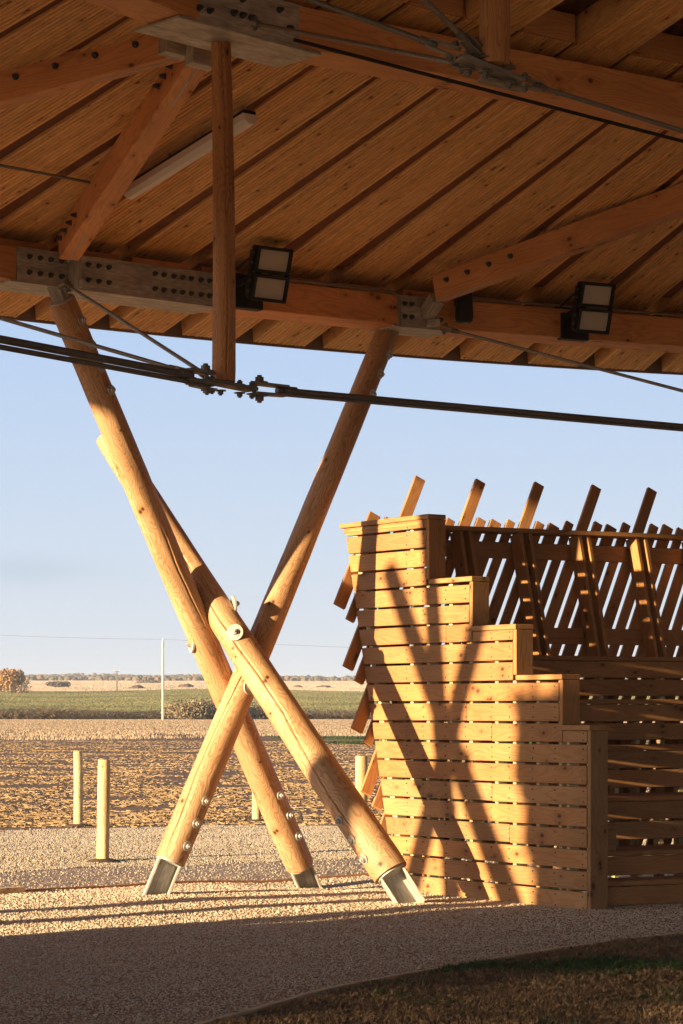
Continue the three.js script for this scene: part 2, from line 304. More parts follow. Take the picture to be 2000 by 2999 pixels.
ringSheet('dirt_strip', 'brown bare dirt strip beyond the edging', CX, CD, lin(19.85, 22.2, 10), 720, (x, D) => gh(x, D) - .004, M_DIRT, patch(113, .6, .2, .06));
ringSheet('gravel_path', 'tan gravel path beyond the dirt strip', CX, CD, lin(22.2, 28.5, 12), 360, (x, D) => gh(x, D) - .004, M_PATH, patch(115, .4, .14, .05));
const stubH = (x, D, r) => -.004 + .03 * pn(x * .35, D * .35, 0, 0, 73) + .006 * pn(x * 1.3, D * 1.3, 0, 0, 74);
ringSheet('stubble_field', 'tilled stubble field strewn with straw', CX, CD, geo(28.5, 150, 70), 720, stubH, M_STUB, (x, D) => { const b = .5 + pn(x * .05 + .3, D * .13, 0, 0, 117) + .5 * pn(x * .2, D * .4, 0, 0, 118), k = Math.max(.0, Math.min(1, b)); return [.72 + .33 * k, .66 + .36 * k, .60 + .38 * k]; });
const hkeys = [[28, 0], [150, 0], [310, -.02], [336, .35], [720, 6.6], [1450, 18], [1900, 22.5], [2500, 31.5], [3300, 34.5]];
function landH(x, D, r) {
  let k = 0; while (k < hkeys.length - 2 && hkeys[k + 1][0] < r) k++;
  const A = hkeys[k], B = hkeys[k + 1], t = (r - A[0]) / (B[0] - A[0]);
  const az = Math.atan2(x, D), roll = r > 1400 ? (pn(az * 9 + 3, 1.5, 0, 0, 121) * 4 + pn(az * 34, 4.5, 0, 0, 122) * 1.8) * Math.min(1, (r - 1400) / 900) : r > 340 ? 1.0 * pn(az * 11, r / 420, 0, 0, 123) * Math.min(1, (r - 340) / 200) : 0;
  return A[1] + (B[1] - A[1]) * t + roll - .002;
}
ringSheet('fallow_field', 'pale brown fallow field beyond the stubble', CX, CD, geo(150, 310, 24), 240, (x, D, r) => stubH(x, D) * Math.max(0, 1 - (r - 150) / 60) + landH(x, D, r) * Math.min(1, (r - 150) / 60), M_FALLOW, patch(124, .02, .12, .04));
ringSheet('field_verge', 'dark brown weedy verge between the fields', CX, CD, geo(310, 336, 6), 360, landH, M_VERGE, patch(126, .05, .3, .1));
ringSheet('green_field', 'green winter crop field', CX, CD, geo(336, 720, 40), 480, landH, M_GREEN, patch(128, .012, .2, .1));
ringSheet('ripe_field', 'pale straw coloured field on the rise', CX, CD, geo(720, 1450, 40), 480, landH, M_PALE, (x, D, r) => { const s = .9 + .12 * pn(r * .02, x * .0015, 0, 0, 131) + .1 * pn(x * .006, D * .02, 0, 0, 132); return [s, s, s]; });
ringSheet('hill', 'low wooded hills along the horizon', CX, CD, geo(1450, 3300, 60), 720, landH, M_HILL, (x, D, r) => { const k = pn(x * .004, r * .009, 0, 0, 133); const p = k > .12 ? 1 : 0; return p ? [2.6, 2.5, 2.3] : [1 + .2 * k, 1 + .1 * k, 1]; });

// lawn disc and its timber edging
const GX = 11.675, GD = 6.063, GR = 13.22;
const lawnH = (x, D) => gh(x, D) + .008 + .006 * pn(x * 1.5, D * 1.5, 0, 0, 135);
const greenAt = (x, D) => Math.max(0, Math.min(1, 1.15 * Math.exp(-Math.pow((D - 13.05 - .12 * x) / .33, 2)) * (x > .05 ? 1 : 0) + .6 * pn(x * 1.6, D * 1.6, 0, 0, 137) - .15));
ringSheet('lawn', 'dry brown lawn with a green patch', GX, GD, [.01, 3, 6, 8, ...lin(9, GR - .02, 40)], 480, (x, D) => lawnH(x, D), M_LAWN, patch(138, .8, .25, .1));

// ---------------------------------------------------------------- roof of the pavilion
const roof = thing('pavilion_roof', 'round timber pavilion roof on log columns with steel tie rods', 'roof', pol(119.7, 18.66, 4.54));
// deck above the panels, all the way round
{
  const prof = [[2.5, soffit(2.5) + .192], [20.24, soffit(20.24) + .192], [20.24, soffit(20.24) + .232], [2.5, soffit(2.5) + .232], [2.5, soffit(2.5) + .192]].map(p => new THREE.Vector2(...p));
  const g = new THREE.LatheGeometry(prof, 180); const uv = g.attributes.uv; for (let i = 0; i < uv.count; i++) uv.setXY(i, g.attributes.position.getX(i) / 2, g.attributes.position.getZ(i) / 2);
  const m = new THREE.Mesh(g, M_DECK); m.position.set(CX, 0, -CD); put(m, roof, 'roof_deck');
}
// timber panels of upright laminations, fanned round the ring
// edges of the panels: bearing at the eave and at the middle ring, measured from the photograph
const azPanel = (k, r) => { const e = 126.785 - 1.97 * k, m = 127.755 - 1.83 * k; return m + (e - m) * (r - 14.74) / (20.15 - 14.74); };
function panel(k, r0, r1, w0, w1, n) {
  const azAt = r => azPanel(k, r), az = azAt((r0 + r1) / 2);
  const g = new THREE.Group(); g.position.copy(pol(az, (r0 + r1) / 2, soffit((r0 + r1) / 2))); put(g, roof, 'roof_panel');
  const th = .185, gap = .008;
  const tan = V3(-Math.sin(az * rad), 0, -Math.cos(az * rad));
  const tone0 = .94 + .1 * hash2(k + 50, 5, 9);
  for (let i = 0; i < n; i++) {
    const f = (i + .5) / n - .5, dz = (rnd() - .5) * .003;
    const A = pol(azAt(r0), r0, soffit(r0) + th / 2 + dz).addScaledVector(tan, f * w0), B = pol(azAt(r1), r1, soffit(r1) + th / 2 + dz).addScaledVector(tan, f * w1);
    const m = new THREE.Mesh(boxGeo(A.distanceTo(B), th, w0 / n - gap, .004, { taper: (w1 / n - gap) / (w0 / n - gap), tone: tone0 * (.90 + .2 * rnd()) }), M_LAM);
    orient(m, A, B); put(m, g, 'lamination');
  }
}
const K0 = -12, K1 = 10;
for (let k = K0; k <= K1; k++) panel(k, 20.16, 14.5, .522, .42, 13);
for (let k = K0; k <= K1; k += 2) panel(k, 14.49, 9.6, .43, .38, 12);
for (let k = K0 + 1; k <= K1; k += 2) { const az = azPanel(k, 14.475), t = V3(-Math.sin(az * rad), 0, -Math.cos(az * rad)), c = pol(az, 14.475, soffit(14.475) + .09); bar('end_block', c.clone().addScaledVector(t, -.215), c.clone().addScaledVector(t, .215), .175, .036, M_BLOCK, roof); }
// blocking on the ring beams
for (let k = K0; k <= K1; k++) for (const [r, w, y0] of [[18.66, .508, 4.785], [14.9, .44, 5.575]]) {
  const az = azPanel(k, r), t = V3(-Math.sin(az * rad), 0, -Math.cos(az * rad)), yt = soffit(r + .13) - .004, c = pol(az, r, (y0 + yt) / 2);
  bar('blocking', c.clone().addScaledVector(t, -w / 2), c.clone().addScaledVector(t, w / 2), yt - y0, .26, M_BLOCK, roof);
}
// dark stained battens set back in the joints between the panels, from the outer to the middle ring
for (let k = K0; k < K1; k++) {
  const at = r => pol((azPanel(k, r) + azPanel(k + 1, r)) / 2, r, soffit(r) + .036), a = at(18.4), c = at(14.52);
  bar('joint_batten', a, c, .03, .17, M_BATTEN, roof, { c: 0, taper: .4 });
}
// fascia at the eave
{
  const sh = (r, y) => new THREE.Vector2(r, y), ye = soffit(20.2);
  const g = new THREE.LatheGeometry([sh(20.165, ye - .004), sh(20.20, ye - .004), sh(20.20, ye + .25), sh(20.165, ye + .25), sh(20.165, ye - .004)], 360);
  const m = new THREE.Mesh(g, M_FASCIA); m.position.set(CX, 0, -CD); put(m, roof, 'fascia');
}
// outer ring beam: straight lengths between the nodes
const RO = 18.66, YO = 4.66;
const beamPts = [[149.7, 0], [139.7, 0], [131.05, 0], [125.7, 0], [119.7, 0], [109.7, 0], [99.7, 0]].map(a => pol(a[0], RO, YO));
for (let i = 0; i < beamPts.length - 1; i++) bar('ring_beam', beamPts[i], beamPts[i + 1], .24, .35, M_GLU, roof, { c: .006 });
for (let a = 99.7; a > -200; a -= 10) bar('ring_beam', pol(a, RO, YO), pol(a - 10, RO, YO), .24, .35, M_GLU, roof, { c: 0 });
// plate: steel box round a beam from p0 to p1 (centre line)
function steelBox(p0, p1, hgt, wid, cells, botExt) {
  const x = p1.clone().sub(p0).normalize(), up = V3(0, 1, 0), z = x.clone().cross(up);        // z points away from or to the centre
  const inward = z.clone().multiplyScalar(Math.sign(z.dot(V3(CX, 0, -CD).sub(p0))));
  const pl = bar('steel_plate', p0.clone().addScaledVector(inward, wid / 2 + .006), p1.clone().addScaledVector(inward, wid / 2 + .006), hgt, .012, M_GALV, roof, { c: .002 });
  const b0 = p0.clone().addScaledVector(up, -hgt / 2 - .007), b1 = p1.clone().addScaledVector(up, -hgt / 2 - .007);
  bar('bottom_plate', b0.addScaledVector(x, -botExt), b1.addScaledVector(x, botExt), .014, wid + .03, M_GALV, roof, { c: .002 });
  for (const [s, y] of cells) bolt(p0.clone().addScaledVector(x, s).addScaledVector(up, y).addScaledVector(inward, wid / 2 + .013), inward, .0155, M_BOLTD, pl);
  return { inward, x, pl };
}
const cellsN1 = [];
{ // bolt columns on the node plate, placed along the plate
  const cols = [.10, .19, .28, .37, .60, .69, .78, 1.19, 1.27, 1.36, 1.44, 1.52, 1.61, 1.69];
  for (const c of cols) for (const y of [.058, -.055]) cellsN1.push([c, y]);
}
steelBox(beamPts[2], beamPts[3], .245, .352, cellsN1, .06);
// bracket in the gap of the node plate
{
  const n1 = pol(129.7, 18.66 - .19, YO), inw = V3(CX, 0, -CD).sub(V3(n1.x, 0, n1.z)).normalize(), t = V3(-inw.z, 0, inw.x);
  bar('bracket', n1.clone().addScaledVector(inw, .07).add(V3(0, -.16, 0)), n1.clone().addScaledVector(inw, .07).add(V3(0, .2, 0)), .03, .15, M_GALV, roof, { up: t, c: .002 });
  bar('lug', n1.clone().addScaledVector(inw, .02).add(V3(0, -.11, 0)), n1.clone().addScaledVector(inw, .2).add(V3(0, -.125, 0)), .06, .018, M_GALV, roof, { c: .002 });
}
const n2a = pol(120.35, RO, YO), n2b = pol(118.95, RO, YO);
steelBox(n2a, n2b, .245, .352, [[.05, .055], [.115, .055], [.05, -.05], [.115, -.05], [.33, .055], [.39, .055], [.33, -.05], [.39, -.05]], .05);
{
  const n = pol(119.55, 18.48, YO), inw = V3(CX, 0, -CD).sub(V3(n.x, 0, n.z)).normalize();
  const t = V3(-inw.z, 0, inw.x);
  bar('bracket', n.clone().addScaledVector(inw, .005).add(V3(0, -.02, 0)), n.clone().addScaledVector(inw, .17).add(V3(0, .09, 0)), .10, .11, M_GALV, roof, { c: .002 });
  bar('lug', n.clone().addScaledVector(inw, .02).add(V3(0, -.09, 0)), n.clone().addScaledVector(inw, .2).add(V3(0, -.11, 0)), .06, .02, M_GALV, roof, { c: .002 });
}
// middle ring beam
const RM = 14.90, YM = 5.45;
const mAz = [174.7, 154.7, 134.7, 114.7, 94.7];
for (let i = 0; i < mAz.length - 1; i++) bar('middle_ring_beam', pol(mAz[i], RM, YM), pol(mAz[i + 1], RM, YM), .24, .30, M_GLU, roof, { c: .006 });
const m0 = pol(136.6, RM - .02, YM), m1 = pol(132.7, RM - .02, YM);
steelBox(m0, m1, .25, .36, [[.10, .06], [.18, .06], [.10, -.055], [.18, -.055], [.36, -.03], [.43, -.03], [.50, -.03], [.43, .06], [.72, .06], [.80, -.03]], .05);
// hanging log struts, their node plates and rods
const nodeM = k => pol(134.7 - 20 * k, 14.9, 3.36);
const sM1t = P(647, 108, 13.89), sM1b = P(655, 1118, 13.89);
const strut1 = log('strut', sM1b, sM1t, .069, .058, 301, M_STRUT, roof, { crack: .3, cw: .10, bend: .008, tone: 1, c0: .02, c1: .98 });
const sIb = P(1449, 190, 9.8), sIt = P(1447, 190 - 1.95 * 714, 9.8);
log('strut', sIb, sIt, .063, .060, 302, M_STRUT, roof, { crack: 5.4, cw: .06 });
for (const k of [-1, 1]) log('strut', nodeM(k), nodeM(k).add(V3(0, 1.97, 0)), .068, .06, 303 + k, M_STRUT, roof, { crack: 2 });
function pinned(p, dir, s, parent) {                                // clevis: two cheeks and a pin
  const d = dir.clone().normalize(), side = V3(0, 1, 0).addScaledVector(d, -d.y).normalize();
  for (const e of [-1, 1]) bar('clevis', p.clone().addScaledVector(side, e * s * .9), p.clone().addScaledVector(d, s * 7).addScaledVector(side, e * s * .75), s * .45, s * 2.4, M_ROD2, parent, { c: .002, up: side });
  const q = p.clone().addScaledVector(d, s * 1.4);
  bolt(q.clone().addScaledVector(side, s * 1.0), side, s * .85, M_ROD, parent); bolt(q.clone().addScaledVector(side, -s * 1.0), side.clone().negate(), s * .85, M_ROD, parent);
}
function tie(name, a, b, r, mat, ends = 3) {
  const d = b.clone().sub(a).normalize(); const s = r * 1.6;
  const m = rod(name, ends & 1 ? a.clone().addScaledVector(d, s * 5) : a, ends & 2 ? b.clone().addScaledVector(d, -s * 5) : b, r, mat, roof, 12);
  if (ends & 1) { pinned(a, d, s, roof); rod('sleeve', a.clone().addScaledVector(d, s * 6.2), a.clone().addScaledVector(d, s * 9), r * 1.45, M_ROD, roof); }
  if (ends & 2) { pinned(b, d.clone().negate(), s, roof); rod('sleeve', b.clone().addScaledVector(d, -s * 6.2), b.clone().addScaledVector(d, -s * 9), r * 1.45, M_ROD, roof); }
  return m;
}
const nb = sM1b.clone().add(V3(0, -.012, 0));
{ // horizontal node plate under the strut
  const d1 = nodeM(1).sub(nb).setY(0).normalize(), d0 = nodeM(-1).sub(nb).setY(0).normalize();
  bar('node_plate', nb.clone().addScaledVector(d1, .20).add(V3(0, -.02, 0)), nb.clone().addScaledVector(d0, .16).add(V3(0, 0, 0)), .022, .11, M_ROD2, roof, { c: .004 });
  const dir1 = V3(0, 0, 0);
  for (const q of [.08, .165]) { const p = nb.clone().addScaledVector(d1, q + .03).add(V3(0, -.012, 0)); bolt(p.clone().add(V3(0, .012, 0)), V3(0, 1, 0), .019, M_ROD, roof); bolt(p.clone().add(V3(0, -.03, 0)), V3(0, -1, 0), .019, M_ROD, roof); }
  for (const q of [.03, .11]) { const p = nb.clone().addScaledVector(d0, q).add(V3(0, -.01, 0)); bolt(p.clone().add(V3(0, .015, 0)), V3(0, 1, 0), .019, M_ROD, roof); bolt(p.clone().add(V3(0, -.03, 0)), V3(0, -1, 0), .019, M_ROD, roof); }
}
{
  const b0 = nodeM(-1), b1 = nodeM(1), d0 = b0.clone().sub(nb).normalize(), d1 = b1.clone().sub(nb).normalize();
  const s0 = nb.clone().addScaledVector(d0, .12), s1 = nb.clone().addScaledVector(d1, .20).add(V3(0, -.012, 0));
  tie('tie_rod', s0.clone().add(V3(0, .012, 0)), b0.clone().add(V3(0, .02, 0)), .022, M_ROD, 1); tie('tie_rod', s0.clone().add(V3(0, -.028, .03)), b0.clone().add(V3(0, -.032, .03)), .015, M_ROD, 1);
  tie('tie_rod', s1.clone(), b1.clone().add(V3(0, -.03, 0)), .021, M_ROD, 1); tie('tie_rod', s1.clone().add(V3(0, -.026, .02)), b1.clone().add(V3(0, -.056, .02)), .009, M_ROD2, 0);
  // thin rods up to the outer nodes
  tie('tie_rod', nb.clone().add(V3(-.09, .05, -.06)), P(192, 832, 17.30), .0125, M_ROD2, 3);
  tie('tie_rod', nb.clone().add(V3(-.16, .055, -.03)), pol(139.7, 18.46, 4.55), .0125, M_ROD2, 1);
  tie('tie_rod', b1.clone().add(V3(0, .02, 0)), P(1295, 960, 19.24), .0125, M_ROD2, 2);
  // rods of the inner ring
  const ib = sIb.clone().add(V3(0, -.012, 0));
  bar('node_plate', ib.clone().add(V3(-.15, .03, .05)), ib.clone().add(V3(.11, -.045, -.05)), .02, .09, M_ROD2, roof, { c: .004 });
  bar('node_plate', ib.clone().add(V3(-.06, -.03, -.06)), ib.clone().add(V3(.12, -.06, -.1)), .018, .07, M_ROD2, roof, { c: .004 });
  for (const [dx, dz] of [[-.11, 0], [-.04, .03], [.06, -.03]]) { bolt(ib.clone().add(V3(dx, .02 - dx * .25, dz)), V3(0, 1, 0), .017, M_ROD, roof); bolt(ib.clone().add(V3(dx, -.035 - dx * .25, dz)), V3(0, -1, 0), .017, M_ROD, roof); }
  tie('tie_rod', ib.clone().add(V3(-.13, .015, 0)), P(745, 68, 13.62), .0105, M_ROD2, 3);
  tie('tie_rod', ib.clone().add(V3(-.15, .05, .03)), P(900, 2, 9.9).lerp(P(1290, 146, 9.8), -3), .012, M_ROD, 1);
  tie('tie_rod', ib.clone().add(V3(-.05, .05, 0)), P(1085, -150, 9.3), .012, M_ROD2, 1);
  tie('tie_rod', ib.clone().add(V3(.11, -.05, -.02)), P(2898, 661, 12.54), .0105, M_ROD2, 1);
  rod('cable', P(862, 117, 13.9), P(2100, 440, 15.75), .012, M_BLACK, roof, 8);
}
// diagonal braces with knife plates and bolts
function brace(a, b, hgt, wid, bolts, side) {
  const m = bar('brace', a, b, hgt, wid, M_GLU, roof, { c: .006 });
  const x = b.clone().sub(a).normalize(), y = V3(0, 1, 0).addScaledVector(x, -x.y).normalize(), z = x.clone().cross(y), L = a.distanceTo(b);
  if (z.z < 0) z.negate();                                        // towards the arena
  for (const [s0, s1] of [[-.04, .5], [L - .55, L + .05]]) bar('knife_plate', a.clone().addScaledVector(x, s0).addScaledVector(y, -.012), a.clone().addScaledVector(x, s1).addScaledVector(y, -.012), hgt - .02, .012, M_GALV, m, { c: 0 });
  for (const s of bolts) bolt(a.clone().addScaledVector(x, s < 0 ? L + s : s).addScaledVector(z.clone().multiplyScalar(side), wid / 2).addScaledVector(y, .02), z.clone().multiplyScalar(side), .0165, M_BOLTD, m);
  return m;
}
const br1a = P(200, 722, 17.28), br1b = P(575, 150, 14.42);
brace(br1a, br1b, .21, .15, [.10, .24, .38, .52, -.12, -.26, -.40, -.54], 1);
brace(pol(139.55, 18.2, 4.86), P(520, 120, 14.3), .21, .15, [-.24, -.5, -.76, -1.02], 1);
brace(P(1285, 845, 18.98), pol(115.1, 15.35, 5.42), .20, .15, [.13, .33, .53, .73], 1);
brace(pol(109.85, 18.2, 4.86), pol(114.3, 15.35, 5.42), .20, .15, [.13, .33], 1);
rod('tie_rod', P(-300, 427, 15.2), P(272, 536, 16.45), .011, M_ROD2, roof, 8);
// steel hangers where the braces meet the middle ring plate
for (const [u, v] of [[512, 118], [590, 150]]) { const p = P(u, v, 14.22); bar('hanger', p.clone().add(V3(-.07, -.02, .05)), p.clone().add(V3(.07, -.03, -.05)), .14, .10, M_GALV, roof, { c: .004 }); }
// conduit along the top of the outer beam
{
  const pts = [pol(124.9, 18.45, 4.805), pol(122.5, 18.45, 4.80), pol(120.62, 18.44, 4.79), pol(120.45, 18.43, 4.76), pol(120.42, 18.43, 4.52)];
  const m = new THREE.Mesh(new THREE.TubeGeometry(new THREE.CatmullRomCurve3(pts, false, 'catmullrom', .1), 60, .012, 8), M_ROD2); put(m, roof, 'conduit');
  rod('conduit', pol(118.7, 18.45, 4.80), pol(109.7, 18.45 , 4.80), .010, M_ROD2, roof, 8);
}

// ---------------------------------------------------------------- log columns
function onLog(mesh, a, b, ra, rb, u, v) {                        // point and outward direction on a log's side under a photo pixel
  const ax = b.clone().sub(a), d = ax.clone().normalize(); let t = .5;
  for (let i = 0; i < 8; i++) { const p = a.clone().addScaledVector(ax, t); const vv = V0 - (p.y - EYE) / -p.z * F; t += (vv - v) / Math.abs(V0 - (b.y - EYE) / -b.z * F - (V0 - (a.y - EYE) / -a.z * F)) * 1; }
  const p = a.clone().addScaledVector(ax, t), pu = U0 + p.x / -p.z * F, r = ra + (rb - ra) * t;
  const view = V3(0, EYE, 0).sub(p).normalize(), w = view.addScaledVector(d, -view.dot(d)).normalize(), e = d.clone().cross(w).normalize(); if (e.x < 0) e.negate();
  const o = Math.max(-.97, Math.min(.97, (u - pu) / F * -p.z * Math.abs(e.x) / r)), c = Math.sqrt(1 - o * o);
  const n = e.clone().multiplyScalar(o).addScaledVector(w, c); return { p: p.clone().addScaledVector(n, r * .99), n };
}
function shoe(parent, end, foot, r, flip) {                             // cross-shaped steel shoe between log end and ground
  const d = foot.clone().sub(end).normalize(), q = foot.clone().addScaledVector(d, .06), view = V3(0, 0, 1), up = view.addScaledVector(d, -view.dot(d)).normalize(), sd = d.clone().cross(up);
  const y1 = up.clone().multiplyScalar(.14).addScaledVector(sd, .99 * (flip ?? 1));
  const y2 = y1.clone().cross(d); if (y2.z < 0) y2.negate();
  bar('shoe_web', end.clone().addScaledVector(y2, -r * .48), q.clone().addScaledVector(y2, -r * .48), r * 1.30, .016, M_GALV, parent, { up: y1, c: .002 });
  for (const e of [-1, 1]) bar('shoe_flange', end.clone().addScaledVector(y1, e * (r * .66 + .009)), q.clone().addScaledVector(y1, e * (r * .66 + .009)),   .017, r * 1.15, M_GALV, parent, { up: y1, c: .002 });
  rod('end_plate', end.clone().addScaledVector(d, -.01), end.clone().addScaledVector(d, .016), r * .93, M_GALV, parent, 32);
}
function washerBolt(p, n, parent) { const g = new THREE.CylinderGeometry(.066, .066, .014, 32); g.rotateZ(-Math.PI / 2); const m = new THREE.Mesh(g, M_GALV); m.position.copy(p); m.quaternion.setFromUnitVectors(V3(1, 0, 0), n); put(m, parent, 'washer'); bolt(p.clone().addScaledVector(n, .004), n, .024, M_BOLT, parent); }
const column = thing('log_column', 'crossed peeled log column of three bolted legs beside the bleacher', 'column', V3((footA.x + footB.x + footC.x) / 3, 0, (footA.z + footB.z + footC.z) / 3), 'crossed log columns under the roof');
{
  const headA = P(174, 866, 17.48), headB = P(1135, 968, 19.5), topC0 = P(707 + .6505 * (1932 - 1883), 1932, 18.55);
  const along = (f, h, t) => f.clone().lerp(h, t);
  const dC = topC0.clone().sub(footC).normalize();
  const seg = (foot, head, gap, topGap) => { const d = head.clone().sub(foot).normalize(); return [foot.clone().addScaledVector(d, gap), head.clone().addScaledVector(d, -topGap)]; };
  const [a0, a1] = seg(footA, headA, .235, .04), [b0, b1] = seg(footB, headB, .275, -.06), c0 = footC.clone().addScaledVector(dC, .275), c1 = footC.clone().addScaledVector(dC, 3.98 / dC.y * .915);
  const A = log('log', a0, a1, .121, .104, 401, M_LOG, column, { crack: .5, c0: .30, c1: .62, cw: .016 });
  const B = log('log', b0, b1, .122, .094, 412, M_LOG, column, { crack: -.45, c0: .02, c1: .40, cw: .02 });
  const C = log('log', c0, c1, .143, .105, 423, M_LOG, column, { crack: -.2, c0: .10, c1: .82, cw: .018, bend: .02 });
  shoe(column, a0, footA, .115); shoe(column, b0, footB, .115); shoe(column, c0, footC, .125);
  for (const [m, a, b, ra, rb, pts] of [
    [A, a0, a1, .121, .104, [[241, 943], [270, 1014], [299, 1081], [327, 1147], [820, 2326], [848, 2386], [874, 2447]]],
    [B, b0, b1, .122, .094, [[605, 2339], [578, 2405], [551, 2471], [1140, 1034], [1115, 1091], [1092, 1149]]],
    [C, c0, c1, .143, .105, [[984, 2388], [1020, 2444], [1056, 2500]]]]) for (const [u, v] of pts) { const q = onLog(m, a, b, ra, rb, u, v); bolt(q.p, q.n, .023, M_BOLT, m); }
  let q = onLog(C, c0, c1, .143, .105, 697, 1867); washerBolt(q.p, q.n, C);
  q = onLog(C, c0, c1, .143, .105, 722, 1796); washerBolt(q.p, V3(.93, .12, -.3).normalize(), C);
  q = onLog(A, a0, a1, .121, .104, 545, 1868); washerBolt(q.p, V3(-.94, .0, .34).normalize(), A);
  q = onLog(B, b0, b1, .122, .094, 735, 2008); washerBolt(q.p, q.n, B);
  // steel cap and bracket at the head of the near log
  const dA = headA.clone().sub(footA).normalize();
  rod('head_cap', a1.clone().addScaledVector(dA, -.012), a1.clone().addScaledVector(dA, .01), .096, M_GALV, column, 28);
  bar('head_bracket', a1.clone(), a1.clone().addScaledVector(dA, .12), .13, .012, M_GALV, column, { c: .002, up: V3(1, 0, 0) });
  bar('head_bracket', a1.clone().add(V3(.03, 0, -.03)), a1.clone().addScaledVector(dA, .12).add(V3(.03, 0, -.03)), .012, .13, M_GALV, column, { c: .002, up: V3(1, 0, 0) });
}
function turned(src, deg, label) {                                // a copy a few bays round the ring
  const c = src.clone(); c.name = numbered(src.name.replace(/_\d+$/, '')); c.userData = { ...src.userData, label }; scene.add(c);
  const a = deg * rad, x = src.position.x - CX, z = src.position.z + CD; c.position.set(CX + x * Math.cos(a) + z * Math.sin(a), src.position.y, -CD - x * Math.sin(a) + z * Math.cos(a)); c.rotation.y = a; return c;
}
{ const c = turned(column, 20, 'crossed peeled log column next round the ring, beside the neighbouring bleacher'); c.position.add(V3(.14, 0, .10)); }

